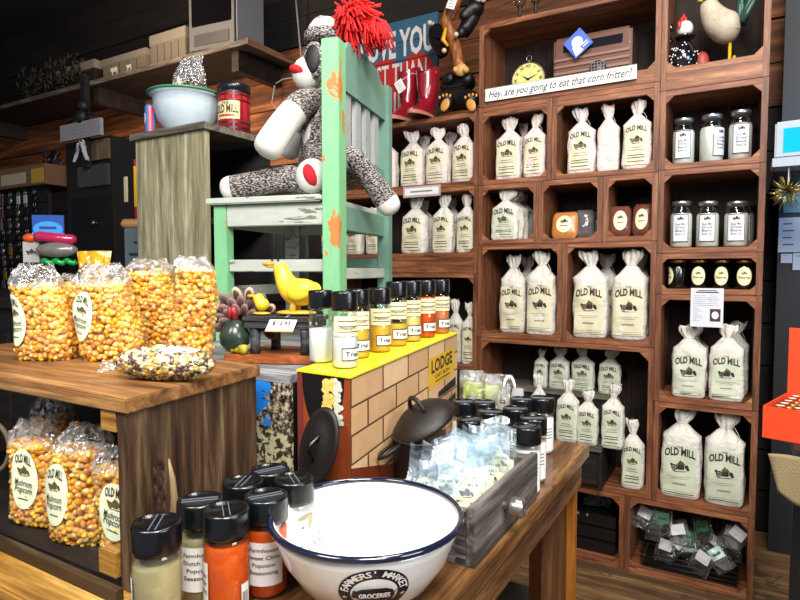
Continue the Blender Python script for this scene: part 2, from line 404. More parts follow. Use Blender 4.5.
def flour_bag(w, d, h, seed, kind='small', panel=None, cloth=None, blank=False, label=None, group=None, loc=(0, 0, 0), rz=0):
    cloth = cloth or M_BAG; panel = panel or M_PANEL
    t = thing('flour_bag', label, 'bag', loc, rz, group)
    pos, P, zs, zn = bag_profile(w, d, h, seed, kind)
    ts = [0, .012, .03]+[.03+(zs-.03)*i/11 for i in range(1, 12)]+[zs+(zn-zs)*i/5 for i in range(1, 6)]+[zn+(1-zn)*i/7 for i in range(1, 8)]
    seg = 44; b = MB(); vs = [pos(2*PI*k/seg, q) for q in ts for k in range(seg)]
    n = len(ts); b.add(vs, [(j*seg+k, j*seg+(k+1) % seg, (j+1)*seg+(k+1) % seg, (j+1)*seg+k) for j in range(n-1) for k in range(seg)]+[tuple(range(seg))[::-1], tuple((n-1)*seg+k for k in range(seg))], 0, True)
    b.build('sack', cloth, t)
    s = MB(); pts = [pos(2*PI*k/20, zn)*1 for k in range(20)]; c = sum(pts, Vector())/20
    s.tube([c+(p-c)*1.06 for p in pts], w*.013, 6, 0, True)
    rr = random.Random(seed+5)
    if rr.random() < .5: s.tube([c+Vector((w*.1, -d*.1, 0)), c+Vector((w*.22, -d*.2, h*.02)), c+Vector((w*.34, -d*.3, -h*.06)), c+Vector((w*.3, -d*.42, -h*.13))], w*.008, 5)
    s.build('neck_tie', M_STRING, t)
    if not blank:
        m = MB(); k = w/.16
        if kind == 'big':
            decal_rect(m, P, -w*.42, w*.42, h*.05, h*.6, 0, 12, 12)
            decal_text(m, P, 'THE', 0, h*.595, .014*k, 1, .01)
            decal_text(m, P, 'OLD MILL', 0, h*.505, .038*k, 1, .035, w=w*.78, arc=h*.03, ys=1.25)
            mill(m, P, 0, h*.37, w*.42, 1, mi2=2)
            decal_rect(m, P, -w*.3, w*.3, h*.255, h*.26, 3, 8, 2, .001); decal_rect(m, P, -w*.2, w*.2, h*.235, h*.24, 3, 8, 2, .001)
            decal_rect(m, P, -w*.17, w*.17, h*.165, h*.182, 3, 8, 2, .001)
            decal_rect(m, P, -w*.4, w*.4, h*.085, h*.09, 3, 10, 2, .001); decal_rect(m, P, -w*.38, w*.38, h*.06, h*.07, 1 if panel is M_PANELG else 3, 10, 2, .001)
        else:
            decal_rect(m, P, -w*.4, w*.4, h*.06, h*.62, 0, 12, 12)
            decal_text(m, P, 'OLD MILL', 0, h*.555, .036*k, 1, .035, w=w*.74, arc=h*.035, ys=1.1)
            mill(m, P, 0, h*.42, w*.4, 2, mi2=1)
            for q, e in ((.3, .2), (.265, .26), (.19, .3), (.155, .32), (.1, .3)): decal_rect(m, P, -w*e, w*e, h*q, h*(q+.012), 3 if q > .2 else 1, 8, 2, .001)
        m.build('printed_label', [panel, M_INK, M_INKO, M_INKG], t)
    return t
# ---------------------------------------------------------------- shakers
def cyl_P(r, z0=0, th0=-PI/2):
    return lambda x, y, off: Vector(((r+off)*math.cos(th0+x/r), (r+off)*math.sin(th0+x/r), z0+y))
POW = {}
def powder(name, col, var): return plain('powder_'+name, col, .9, 0, .3, 250, .2, 0, var)
def shaker(r, h, pw, fill, label, loc, rz=0, style='wrap', group=None, lid_open=False, texts=None, spin=0):
    t = thing('seasoning_shaker', label, 'shaker', loc, rz, group)
    hb = h*.76; b = MB()
    b.lathe([(r*.86, 0), (r*.97, .002), (r, .006), (r, hb*.62), (r*.97, hb*.64), (r*.97, hb*.66), (r, hb*.68), (r, hb*.93), (r*.93, hb*.97), (r*.88, hb)], 28).build('jar', M_CLEAR, t)
    c = MB(); f_ = fill*hb
    c.lathe([(r*.83, .002), (r*.94, .006), (r*.955, f_-.003), (r*.9, f_), (0.0002, f_+.001)], 28, 0).build('powder', pw, t)
    k = MB(); rc = r*1.03
    k.lathe([(rc, hb-.001), (rc*1.0, hb+.004), (rc, h-.003), (rc*.97, h), (rc*.84, h+.0005), (rc*.82, h-.0015), (.0002, h-.0015)], 32, 0)
    cp = k.build('cap', M_BLACK, t)
    g = MB()
    for s_ in (-1, 1):
        w_ = math.sqrt(.8*.8-.14*.14)*rc
        g.box(-w_, w_, s_*rc*.13-.0005, s_*rc*.13+.0005, h-.0016, h-.0004)
    o = g.build('lid_hinge', M_SILVER if False else plain('lid_seam_grey', '6b7078', .4), cp); o.rotation_euler = (0, 0, spin)
    if lid_open:
        q = MB(); q.lathe([(rc*.8, 0), (rc*.8, .002)], 24, 0, Matrix.Translation((0, rc*.1, h)) @ Matrix.Rotation(-.2, 4, 'X') @ Matrix.Rotation(math.radians(55), 4, 'Y') @ Matrix.Translation((rc*.8, 0, 0)))
        o = q.build('open_lid', M_BLACK, cp); o.rotation_euler = (0, 0, -.5)
    P = cyl_P(r*1.004)
    l = MB()
    if style == 'wrap':      # white label with text
        x0, x1 = -r*1.15, r*1.15; decal_rect(l, P, x0, x1, hb*.2, hb*.78, 0, 14, 2)
        for i, s_ in enumerate(texts or ['Farmhouse', 'Dutch Chs', 'Popcorn', 'Seasoning']): decal_text(l, P, s_, r*.25, hb*(.68-.1*i), .0075, 1, .01, w=min(r*1.5, .0042*len(s_)))
        decal_ell(l, P, -r*.8, hb*.45, r*.22, hb*.14, 2, 14, 2, .001)
        l.build('label', [M_WHITE, M_INK, M_INKG], t)
    elif style == 'side':    # label turned away, edge showing
        decal_rect(l, P, -r*1.5, -r*.62, hb*.12, hb*.72, 0, 8, 2); l2 = MB(); decal_rect(l2, P, r*.9, r*1.35, hb*.1, hb*.42, 0, 8, 2)
        for i, s_ in enumerate(['Cheese', 'Cheddar', 'Seasoning']): decal_text(l, P, s_, -r*.98, hb*(.56-.1*i), .008, 1, .01, w=r*.6)
        for i in range(4): decal_rect(l2, P, r*(.95+.08*i), r*(.99+.08*i), hb*.14, hb*.32, 1, 2, 2, .001)
        l2.build('barcode_label', [M_WHITE, M_INK], t)
        l.build('label', [M_WHITE, M_INK, M_INKG], t)
    elif style == 'tall':
        decal_rect(l, P, -r*1.3, r*1.3, hb*.1, hb*.86, 0, 14, 2)
        for i in range(4): decal_rect(l, P, -r*.3, r*1.0, hb*(.4+.07*i), hb*(.42+.07*i), 1, 6, 2, .001)
        l.build('label', [M_WHITE, plain('blue_ink', '3d4664', .6), M_INKG], t)
    elif style == 'cream':
        decal_rect(l, P, -r*1.2, r*1.2, hb*.56, hb*.9, 0, 14, 2); 
        for i in range(3): decal_rect(l, P, -r*.8, r*.9, hb*(.63+.09*i), hb*(.645+.09*i), 1, 8, 2, .001)
        decal_text(l, P, 'Popcorn', 0, hb*.70, .009, 1, .01, w=r*1.2)
        l.build('label', [M_CREAM, M_INK], t)
        s_ = MB(); decal_rect(s_, P, -r*.5, r*1.2, hb*.14, hb*.36, 1, 10, 2, .0008); decal_rect(s_, P, -r*.44, r*1.14, hb*.16, hb*.34, 0, 10, 2, .0012)
        decal_text(s_, P, 'Trial', r*.3, hb*.25, .012, 1, .02, w=r*1.1, off=.002)
        s_.build('tester_sticker', [M_WHITE, M_INK], t)
    return t
# ---------------------------------------------------------------- popcorn bags
def kern_template():
    seg, rings = 7, 4; vs = []
    for j in range(1, rings):
        a = PI*j/rings
        for k in range(seg): 
            q = 2*PI*k/seg; rr = math.sin(a)*(1 if j < 3 else .8); vs.append((rr*math.cos(q), .8*rr*math.sin(q), math.cos(a)*1.15))
    vs += [(0, 0, 1.15), (0, 0, -1.0)]; fs = []
    for j in range(rings-2):
        for k in range(seg): fs += [(j*seg+k, (j+1)*seg+k, (j+1)*seg+(k+1) % seg, j*seg+(k+1) % seg)]
    T = len(vs)-2
    tr = [(k, (k+1) % seg, T) for k in range(seg)]+[((rings-2)*seg+(k+1) % seg, (rings-2)*seg+k, T+1) for k in range(seg)]
    tri = [(a, b, c) for a, b, c, d in fs]+[(a, c, d) for a, b, c, d in fs]+tr
    return np.array(vs), np.array(tri)
KT = kern_template()
def kernels(name, pts, parent, size, pal, rs=1):
    rng = np.random.RandomState(rs); V, F = KT; n = len(pts); nv = len(V)
    ax = rng.normal(size=(n, 4)); ax /= np.linalg.norm(ax, axis=1)[:, None]
    w, x, y, z = ax.T
    R = np.stack([np.stack([1-2*(y*y+z*z), 2*(x*y-z*w), 2*(x*z+y*w)], -1), np.stack([2*(x*y+z*w), 1-2*(x*x+z*z), 2*(y*z-x*w)], -1), np.stack([2*(x*z-y*w), 2*(y*z+x*w), 1-2*(x*x+y*y)], -1)], 1)
    s = size*rng.uniform(.85, 1.15, (n, 1, 1))
    co = np.einsum('nij,vj->nvi', R, V)*s+np.array([tuple(p) for p in pts])[:, None, :]
    co = co.reshape(-1, 3); fa = (F[None]+(np.arange(n)*nv)[:, None, None]).reshape(-1, 3)
    me = bpy.data.meshes.new(name); me.vertices.add(len(co)); me.vertices.foreach_set('co', co.ravel())
    me.loops.add(fa.size); me.loops.foreach_set('vertex_index', fa.ravel().astype(np.int32))
    me.polygons.add(len(fa)); me.polygons.foreach_set('loop_start', np.arange(0, fa.size, 3, dtype=np.int32)); me.polygons.foreach_set('loop_total', np.full(len(fa), 3, dtype=np.int32))
    me.update(calc_edges=True); me.polygons.foreach_set('use_smooth', np.ones(len(fa), dtype=bool))
    P_ = np.array([lin(c) for c in pal]); ci = rng.randint(0, len(pal), n); col = P_[ci]; 
    cc = np.repeat(col, nv, 0).reshape(n, nv, 4).copy(); tip = np.array(lin('f6e6b8')); cc[:, -1] = cc[:, -1]*.3+tip*.7; cc[:, (nv-2-7):(nv-2)] = cc[:, (nv-2-7):(nv-2)]*.75+tip*.25
    a = me.color_attributes.new('col', 'FLOAT_COLOR', 'POINT'); a.data.foreach_set('color', cc.reshape(-1).astype(np.float32))
    me.materials.append(M_KERN); o = bpy.data.objects.new(name, me); C.objects.link(o); o.parent = parent; o['kind'] = 'stuff'; return o
YEL = ['f8ae1c', 'fcc030', 'f5a412', 'ffd250', 'ee9c10', 'f9bc38', 'e08a0a', 'fcca48', 'ffdf80']
MIX = ['efe3b4', 'e8d9a0', 'd9b84a', 'e6b62e', '3c2430', '5a3440', '7a4a3a', 'f0e8c8', '2e2028', 'c8b070']
def pouch_fn(w, d, h, seed, top=.4):
    """standing pillow bag of corn: pos(theta, z, swell)"""
    ph = random.Random(seed); o1, o2, o3 = [ph.uniform(0, 9) for _ in range(3)]; le = ph.uniform(-.1, .1)
    def pos(th, z, sw=0):
        t = z/h; n = 3.2
        if t < .12: k = math.sin(t/.12*PI/2); a = w/2*(.82+.18*k); b = d/2*(.72+.28*k)
        elif t <= 1: k = (t-.12)/.88; a = w/2*(1-.12*k*k); b = d/2*(1-.12*k-.12*k*k)
        else: k = (t-1)/top; a = w/2*(.88-.22*k+.08*math.sin(5*k)); b = d/2*(.76*max(0, 1-k)**1.2+.05)
        c, s = math.cos(th), math.sin(th); r = (abs(c)**n+abs(s)**n)**(-1/n)
        g = 1+.05*noise.noise(Vector((c*2+o1, s*2, z*14+o2)))
        if t > 1:
            k = (t-1)/top; g += k*.14*noise.noise(Vector((c*5+o2, s*5, z*40)))+k*.08*math.sin(7*th+o3)
        x = (a*g+sw)*c*r; y = (b*g+sw)*s*r
        return Vector((x+le*w*t*t+.012*math.sin(z*22+o1)*min(1, t), y, z))
    return pos
def popcorn_bag(w, d, h, seed, label, loc, rz=0, top=.4, th0=-PI/2, oval=(.03, .052, .5), lx=0, rot=0, name='Mushroom\nPopcorn', pal=YEL, group=None, tiltlabel=0, dens=1.0):
    t = thing('popcorn_bag', label, 'bag of popcorn', loc, rz, group)
    pos = pouch_fn(w, d, h, seed, top); rng = random.Random(seed+1); pts = []
    step = .0084/dens**.5; nz = int(h/step)
    for j in range(nz+1):
        z = .004+(h-.004)*j/nz; per = 2*(w+d)*.93; nk = int(per/(step*1.1)); o = rng.random()
        for k in range(nk):
            th = 2*PI*(k+o+rng.uniform(-.3, .3))/nk; a0 = pos(th, min(h, max(.003, z+rng.uniform(-.0045, .0045))), -.004+rng.uniform(-.0022, .001)); pts.append(a0)
    for i in range(int(w*d/(step*step)*1.0)):
        th = rng.uniform(0, 2*PI); q = math.sqrt(rng.random()); p = pos(th, h, -.006); pts.append(Vector((p.x*q+0, p.y*q, h-.002+.006*(1-q)+rng.uniform(-.002, .004))))
    kn = kernels('popcorn_kernels', pts, t, .006, pal, seed)
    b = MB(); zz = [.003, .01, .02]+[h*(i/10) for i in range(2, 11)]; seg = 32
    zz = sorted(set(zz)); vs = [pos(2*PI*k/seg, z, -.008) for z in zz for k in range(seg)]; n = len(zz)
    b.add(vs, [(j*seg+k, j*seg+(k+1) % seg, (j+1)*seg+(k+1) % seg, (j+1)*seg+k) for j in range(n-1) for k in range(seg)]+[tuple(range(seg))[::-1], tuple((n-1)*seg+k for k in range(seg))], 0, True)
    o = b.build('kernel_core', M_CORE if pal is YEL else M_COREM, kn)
    f_ = MB(); zz = [0, .004, .012]+[h*i/10 for i in range(1, 11)]; seg = 48
    vs = [pos(2*PI*k/seg, z, .0012) for z in zz for k in range(seg)]; n = len(zz)
    f_.add(vs, [(j*seg+k, j*seg+(k+1) % seg, (j+1)*seg+(k+1) % seg, (j+1)*seg+k) for j in range(n-1) for k in range(seg)]+[tuple(range(seg))[::-1]], 0, True)
    f_.build('cellophane', M_CELLO, t)
    g = MB(); zz = [h*(1+top*i/9) for i in range(10)]; vs = [pos(2*PI*k/seg, z, .0012) for z in zz for k in range(seg)]; n = 10
    rr = random.Random(seed+3)
    vs = [p+Vector((rr.uniform(-1, 1), rr.uniform(-1, 1), rr.uniform(-1, 1)))*.0035*min(1, (p.z-h)/.02) for p in vs]
    g.add(vs, [(j*seg+k, j*seg+(k+1) % seg, (j+1)*seg+(k+1) % seg, (j+1)*seg+k) for j in range(n-1) for k in range(seg)], 0, False)
    g.build('gathered_top', M_CELLT, t)
    if oval:
        rx, ry, cz = oval; cz *= h; a = w/2
        def P(x, y, off):
            z = cz+y; base = pos(th0, z, 0)
            # walk around the section by arc length
            n_ = 10; th = th0; R = a*.95
            for _ in range(n_):
                p1 = pos(th, z, 0); p2 = pos(th+.02, z, 0); L = (p2-p1).length/.02; th += (x/n_)/max(L, .01)
            return pos(th, z, .0016+off)
        l = MB(); decal_ell(l, P, lx, 0, rx, ry, 0, 30, 6, .0004, 0, rot)
        cr, sr = math.cos(rot), math.sin(rot)
        def Q(x, y, off): return P(lx+x*cr-y*sr, x*sr+y*cr, off)
        decal_text(l, Q, 'OLD MILL', 0, ry*.6, .013, 1, .02, w=rx*1.15, arc=ry*.08, off=.0016, ys=1.4)
        mill(l, Q, 0, ry*.28, rx*.8, 2, .0015)
        for i, s_ in enumerate(name.split('\n')): decal_text(l, Q, s_, 0, -ry*(.12+.22*i), .013, 1, .005, shear=.25, w=rx*1.25, off=.0016, ys=1.15)
        decal_rect(l, Q, -rx*.35, rx*.35, -ry*.66, -ry*.63, 1, 4, 2, .0015)
        l.build('oval_label', [M_OVAL, M_INK, M_INKO], t)
    return t
# ================================================================ SETTING
def slab(name, x0, x1, y0, y1, z0, z1, mat): return struct(MB().box(x0, x1, y0, y1, z0, z1).build(name, mat))
slab('floor', -7, 2.6, -1.2, 3.3, -.06, 0, W_FLOOR)
slab('ceiling', -7, 2.6, -1.2, 3.3, 3.6, 3.66, plain('dark_ceiling', '0d0c10', .9))
wb = MB()
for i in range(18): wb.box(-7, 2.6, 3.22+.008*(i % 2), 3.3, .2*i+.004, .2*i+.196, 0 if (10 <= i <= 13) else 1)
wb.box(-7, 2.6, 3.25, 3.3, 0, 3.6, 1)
struct(wb.build('wall_back', [wood('lit_log_orange', '2c160a', '6b3c1e', 'a8683a', 'x', .35, .7), W_LOGD]))  # lamplight on the upper log rows is put into their lighter wood colour
slab('wall_left', -7.06, -7, -1.2, 3.3, 0, 3.6, W_LOGD)
slab('wall_right', 2.6, 2.66, -1.2, 3.3, 0, 3.6, W_LOGD)
# log rail lit in front of the back wall
# ================================================================ SHELVING: stacked crates
Y0, Y1, TH = 2.51, 2.80, .021
def crate(x0, x1, z0, z1, label, rail=None, lip=True, ch=.028, y0=Y0, fl=None):
    g = .0006; x0 += g; x1 -= g; z0 += g; z1 -= g
    t = thing('wooden_crate', label, 'crate', ((x0+x1)/2, y0, z0), 0, 'stacked wooden display crates')
    w = (x1-x0)/2; h = z1-z0; D = Y1-y0
    def part(name, m, mat, bev=.0015): return m.build(name, mat, t, (0, 0, 0), bev)
    part('side_panel', MB().box(-w, -w+TH, 0, D, 0, h), W_SHELF_Z); part('side_panel', MB().box(w-TH, w, 0, D, 0, h), W_SHELF_Z)
    fz = (fl-z0-TH) if fl else 0; part('bottom_board', MB().box(-w+TH, w-TH, .0005 if fl else 0, D, fz, fz+TH), W_SHELF_X); part('top_board', MB().box(-w+TH, w-TH, 0, D, h-TH, h), W_SHELF_X)
    b = MB(); nb = max(2, round(2*w/.11))
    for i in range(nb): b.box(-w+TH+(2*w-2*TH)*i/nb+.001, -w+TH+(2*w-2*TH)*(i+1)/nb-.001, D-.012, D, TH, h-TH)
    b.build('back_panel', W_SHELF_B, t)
    if rail: part('front_rail', MB().box(-w+TH, w-TH, 0, .02, rail[0]-z0, rail[1]-z0 if not fl else fz-.0003), W_SHELF_X)
    zt = (rail[1]-z0 if rail and rail[0]-z0 < h/2 else TH); zu = (rail[0]-z0 if rail and rail[0]-z0 > h/2 else h-TH)
    for sx in (-1, 1):
        for zc, sz in ((zt, 1), (zu, -1)):
            x = sx*(w-TH); m = MB(); pl = [(x, zc), (x-sx*ch, zc), (x, zc+sz*ch)]
            m.add([(a, y, c) for y in (.002, .02) for a, c in pl], [(0, 1, 2), (5, 4, 3), (0, 3, 4, 1), (1, 4, 5, 2), (2, 5, 3, 0)]); m.build('corner_block', W_SHELF_X, t)
    return t
XC0, XC1, XB0, XA0 = -.286, .074, -1.046, -1.9
crate(XC0, XC1, 1.945, 2.56, 'wooden crate at top right holding the rooster and the black hen', rail=(1.946, 2.03), fl=2.03)
crate(XC0, XC1, 1.64, 1.945, 'wooden crate with three clear jars, directly under the rooster')
crate(XC0, XC1, 1.315, 1.64, 'wooden crate with four clear jars, second of the jar crates from top')
crate(XC0, XC1, 1.155, 1.315, 'low wooden crate holding dark preserve jars with gold lids', ch=.018)
crate(XC0, XC1, .726, 1.155, 'wooden crate with the printed recipe sheet hanging over its opening')
crate(XC0, XC1, .32, .726, 'wooden crate with the two largest white bags, lower right of the shelving')
crate(XB0, XC0, 1.985, 2.352, 'wide wooden crate holding the clock and the brown radio', rail=(2.006, 2.04))
crate(XB0, -.71, 1.635, 1.985, 'wooden crate under the left end of the white sign, two white bags inside', rail=(1.942, 1.964))
crate(-.71, XC0, 1.635, 1.985, 'wooden crate under the right end of the white sign, three pale bags inside', rail=(1.942, 1.964))
crate(XB0, -.765, 1.365, 1.635, 'small wooden crate with one tight row of white bags, left of the cookie packs')
crate(-.765, -.495, 1.365, 1.635, 'small wooden crate holding the tan cookie pack')
crate(-.495, XC0, 1.365, 1.635, 'small wooden crate holding brown packets with oval labels')
crate(XB0, -.657, .94, 1.365, 'wooden crate with two large white bags, left of the middle pair')
crate(-.657, XC0, .94, 1.365, 'wooden crate with two large white bags, right of the middle pair')
crate(XB0, XC0, .32, .94, 'widest wooden crate, with the stepped rows of small white bags inside', ch=.035)
crate(XB0, -.385, 0, .32, 'bottom wooden crate with black trays inside, beside the table leg')
crate(-.385, XC1, 0, .32, 'bottom wooden crate filled with the tray of metal cutter packets')
crate(XA0, XB0-.001, 1.64, 1.975, 'wooden crate below the red boots, row of white bags inside')
crate(XA0, XB0-.001, 1.235, 1.64, 'wooden crate with the narrow price strip above its opening', rail=(1.236, 1.33), fl=1.331)
bs = tag(MB().box(XA0, XB0-.002, Y0+.01, Y1, 0, .779).build('shelf_base', W_DARK), 'dark wooden base under the crate behind the orange shakers', 'base')
crate(XA0, XB0-.001, .78, 1.235, 'wooden crate behind the orange shakers, mostly in shadow')
# ---------------------------------------------------------------- flour bags on the shelves
def fit(uL, uR, vT, zb, Yf, dk=.62):
    xl = aty(uL, 300, Yf).x; xr = aty(uR, 300, Yf).x; w = (xr-xl)/1.12; d = w*dk
    w = (xr*(1+.5*d/Yf)-xl)/1.03 if xr < 0 else (xr-xl)/1.03
    d = max(.03, w*dk); top = aty((uL+uR)/2, vT, Yf+d/2).z
    return (xl+w/2, Yf+d/2, zb), w, d, top-zb
SB = 'small white bags on the shelves'
def place(uL, uR, vT, zb, Yf, label, kind='small', seed=1, panel=None, cloth=None, dk=.62, rz=0, blank=False, name=None):
    loc, w, d, h = fit(uL, uR, vT, zb, Yf, dk)
    for a, b in ((1.64+F, 1.954), (1.332, 1.618), (.803, 1.213), (1.635+F, 1.941), (1.365+F, 1.613), (.94+F, 1.343), (.726+F, 1.133), (.32+F, .704)):
        if abs(zb-a) < .012: h = min(h, (b-zb)*.975)
    return flour_bag(w, d, h, seed, kind, panel, cloth, blank, label, 'white cloth bags on the crate shelving', loc, rz)
F = .0225
z1_, z2_, z3_ = 1.64+F, 1.256+.076, 1.0
R_ = -.0
place(399, 425, 125, z1_, 2.53, 'white bag under the red boots, leftmost of three standing in front', seed=11, cloth=M_BAG_P)
place(424, 450, 124, z1_, 2.53, 'white bag under the seated bear, middle of three standing in front', seed=12, cloth=M_BAG_P)
place(450, 475, 123, z1_, 2.53, 'white bag at the right end of the crate under the bear', seed=13, cloth=M_BAG_P)
for i, (a, b, v_) in enumerate(((411, 434, 130), (437, 459, 128), (377, 398, 129))):
    place(a, b, v_, z1_, 2.66 if i < 2 else 2.53, ['plain-topped white bag behind, between left and middle front bags under the boots', 'plain-topped white bag behind, between middle and right front bags under the bear', 'white bag beside the chair back, leftmost in the crate under the boots'][i], seed=14+i, cloth=M_BAG_P)
zz = 1.332
place(400, 428, 197, zz, 2.53, 'white bag under the price strip, nearest the chair', seed=21)
place(431, 454, 196, zz, 2.53, 'white bag under the price strip, middle one with yellowish print', seed=22)
place(455, 476, 195, zz, 2.53, 'white bag under the price strip, right end by the crate side', seed=23)
for i, (a, b, v_) in enumerate(((411, 436, 199), (441, 463, 198), (344, 364, 208), (365, 383, 208), (319, 341, 210))):
    place(a, b, v_, zz, 2.66 if i < 2 else 2.53, ['bag in the second row, seen between left and middle bags below the price strip', 'bag in the second row, seen between middle and right bags below the price strip', 'white bag seen through the chair back, just right of its near post', 'white bag seen through the chair, touching its far post', 'white bag half hidden behind the near green chair post'][i], seed=24+i)
place(461, 478, 303, .803, 2.53, 'crumpled white bag behind the last orange shaker, right end', seed=31)
place(447, 464, 300, .803, 2.56, 'crumpled white bag directly behind the last orange shaker', seed=32)
zb = 1.635+F
place(493, 521, 117, zb, 2.53, 'white bag with cream print, left one under the sign start', seed=41, cloth=M_BAG_P)
place(521, 545, 115, zb, 2.53, 'white bag with cream print, right one against the crate divider', seed=42, cloth=M_BAG_P)
place(511, 532, 121, zb, 2.66, 'white bag in the second row behind the pair under the sign start', seed=43, cloth=M_BAG_P)
place(564, 594, 108, zb, 2.53, 'pale bag with yellow print, left of the three below corn fritter sign', seed=44, cloth=M_BAG_P)
place(594, 617, 105, zb, 2.54, 'pale bag turned sideways without print, middle of the three below the sign', seed=45, cloth=M_BAG_P, blank=True)
place(619, 649, 98, zb, 2.53, 'tall pale bag with yellow print, right of the three below the sign', seed=46, cloth=M_BAG_P)
zb = 1.365+F
for i in range(4):
    place(490+5.5*i, 518+5.2*i, 185+i*1.5, zb, 2.53+.058*i, ['front bag with bow-shaped top in the tight row of white bags', 'second bag in the tight row of white bags', 'third bag in the tight row of white bags', 'rearmost bag in the tight row of white bags'][i], seed=51+i, panel=M_PANELG, dk=.3)
zb = .94+F
place(499, 527, 256, zb, 2.56, 'large white bag with bluish shoulders, far left of the four big ones', 'big', 61)
place(525, 558, 252, zb, 2.53, 'large white bag with knotted top, second of the four big ones', 'big', 62)
place(572, 609, 252, zb, 2.53, 'large white bag with wide folded top, third of the four big ones', 'big', 63)
place(611, 649, 251, zb, 2.53, 'large white bag with pale folded top, last of the four big ones', 'big', 64)
place(514, 540, 257, zb, 2.69, 'large bag hidden in shadow behind the knotted top bag', 'big', 65)
place(592, 620, 255, zb, 2.68, 'large bag in shadow behind the wide folded top bag', 'big', 66)
place(630, 651, 254, zb, 2.68, 'large bag in shadow at the right behind the last big one', 'big', 67)
zb = .726+F
place(673, 709, 327, zb, 2.53, 'white bag with green print under the recipe sheet, left', 'big', 71, M_PANELG, M_BAG)
place(711, 747, 325, zb, 2.53, 'white bag with green print under the recipe sheet, right', 'big', 72, M_PANELG)
place(681, 711, 326, zb, 2.66, 'white bag hiding behind the left green-printed bag', 'big', 73, M_PANELG)
place(722, 751, 322, zb, 2.66, 'white bag hiding behind the right green-printed bag', 'big', 74, M_PANELG)
zb = .32+F
place(664, 706, 409, zb, 2.525, 'biggest white bag on the lowest filled shelf, left one', 'big', 88, M_PANELG)
place(709, 751, 411, zb, 2.525, 'biggest white bag on the lowest filled shelf, right one', 'big', 82, M_PANELG)
# steps and small bags in the widest crate
st = thing('display_step', 'two-tier grey wooden step riser inside the widest crate', 'step riser', (0, 0, 0))
xl, xr = -.96, -.47
zlo = aty(600, 446, 2.47).z; zhi = aty(600, 394, 2.62).z
MB().box(xl, xr, 2.44, 2.59, zlo-.02, zlo).build('lower_board', W_GREYX, st, bevel=.002)
MB().box(xl, xr, 2.60, 2.78, zhi-.02, zhi).build('upper_board', W_GREYX, st, bevel=.002)
MB().box(xl+.01, xr-.015, 2.46, 2.47, .36, zlo-.02).build('front_panel', W_DARK, st)
MB().box(xr-.012, xr, 2.45, 2.78, .343, zlo-.021).build('side_panel', W_DARK, st)
MB().box(xl+.01, xr-.01, 2.61, 2.62, zlo-.02, zhi-.02).build('riser_panel', W_DARK, st)
for k, (a, b, v_) in enumerate(((534, 549, 349), (549, 571, 348), (572, 596, 348), (599, 623, 350))):
    place(a, b, v_, zhi, 2.63, ['shadowed small bag at the left end of the upper step', 'small bag second from left on the upper step', 'small bag third from left on the upper step', 'small bag at the right end of the upper step'][k], seed=91+k, panel=M_PANELG)
for k, (a, b, v_) in enumerate(((531, 549, 375), (557, 581, 380), (578, 601, 391), (603, 627, 385))):
    place(a, b, v_, zlo, 2.45, ['crumpled small bag on the lower step behind the black caps', 'small bag with crumpled white top on the lower step by the tallest shaker', 'small bag with folded top in the middle of the lower step', 'small upright bag at the right end of the lower step'][k], seed=101+k, panel=M_PANELG)
place(624, 649, 420, .343, 2.53, 'lone small white bag standing on the crate floor beside the step riser', seed=111, panel=M_PANELG)
# ---------------------------------------------------------------- jars
def jar(x, y, z, r, h, label, fillm, lidm, lab, group, rz=0):
    t = thing('glass_jar', label, 'jar', (x, y, z), rz, group); hb = h*.92
    MB().lathe([(r*.9, 0), (r, .004), (r, hb*.78), (r*.92, hb*.86), (r*.82, hb*.9), (r*.82, hb)], 24).build('glass', M_GLASS, t)
    MB().lathe([(r*.85, .003), (r*.95, .008), (r*.95, hb*.74), (r*.86, hb*.8), (.0003, hb*.8)], 24).build('contents', fillm, t)
    MB().lathe([(r*.86, hb-.002), (r*.86, h-.002), (r*.82, h), (.0003, h)], 24).build('lid', lidm, t)
    if lab:
        P = cyl_P(r); l = MB()
        if lab == 'rect':
            decal_rect(l, P, -r*.72, r*.72, h*.12, h*.72, 1, 12, 2); decal_rect(l, P, -r*.66, r*.66, h*.14, h*.7, 0, 12, 2, .001)
            mill(l, P, 0, h*.62, r*.5, 1, .0015)
            for i, s_ in enumerate(('Soup Mix', 'Dried', 'Beans', 'Stone Cut')): decal_text(l, P, s_, 0, h*(.5-.07*i), .014, 1, .01, w=r*.8, off=.0016)
            l.build('label', [plain('white_jar_label', 'dfe2ea', .6), M_INK], t)
        else:
            decal_ell(l, P, 0, h*.45, r*.8, h*.32, 0, 20, 4); mill(l, P, 0, h*.55, r*.5, 2, .001)
            decal_text(l, P, 'Preserves', 0, h*.4, .012, 1, .02, w=r*1.1); l.build('label', [M_CREAM, M_INK, M_INKO], t)
    return t
PWW = plain('pale_flour_mix', 'f8f5ec', .9, 0, .3, 120, .2, 0, 'e8e4d6'); DRK = plain('dark_preserve', '120c0c', .25)
JC = 'clear jars of dry mix'
for i, (a, b, n_) in enumerate(((671, 695, 'left'), (698, 724, 'middle'), (727, 753, 'right'))):
    xl_, xr_ = aty(a, 150, 2.56).x, aty(b, 150, 2.56).x; r = (xr_-xl_)/2*.96; h = aty((a+b)/2, (120, 116, 112)[i], 2.59).z-(1.64+F)
    jar((xl_+xr_)/2, 2.54+r, 1.64+F, r, h, 'clear jar of pale mix, %s of three directly under the rooster crate' % n_, PWW, M_SILVER, 'rect', JC, rz=(0, .9, .1)[i])
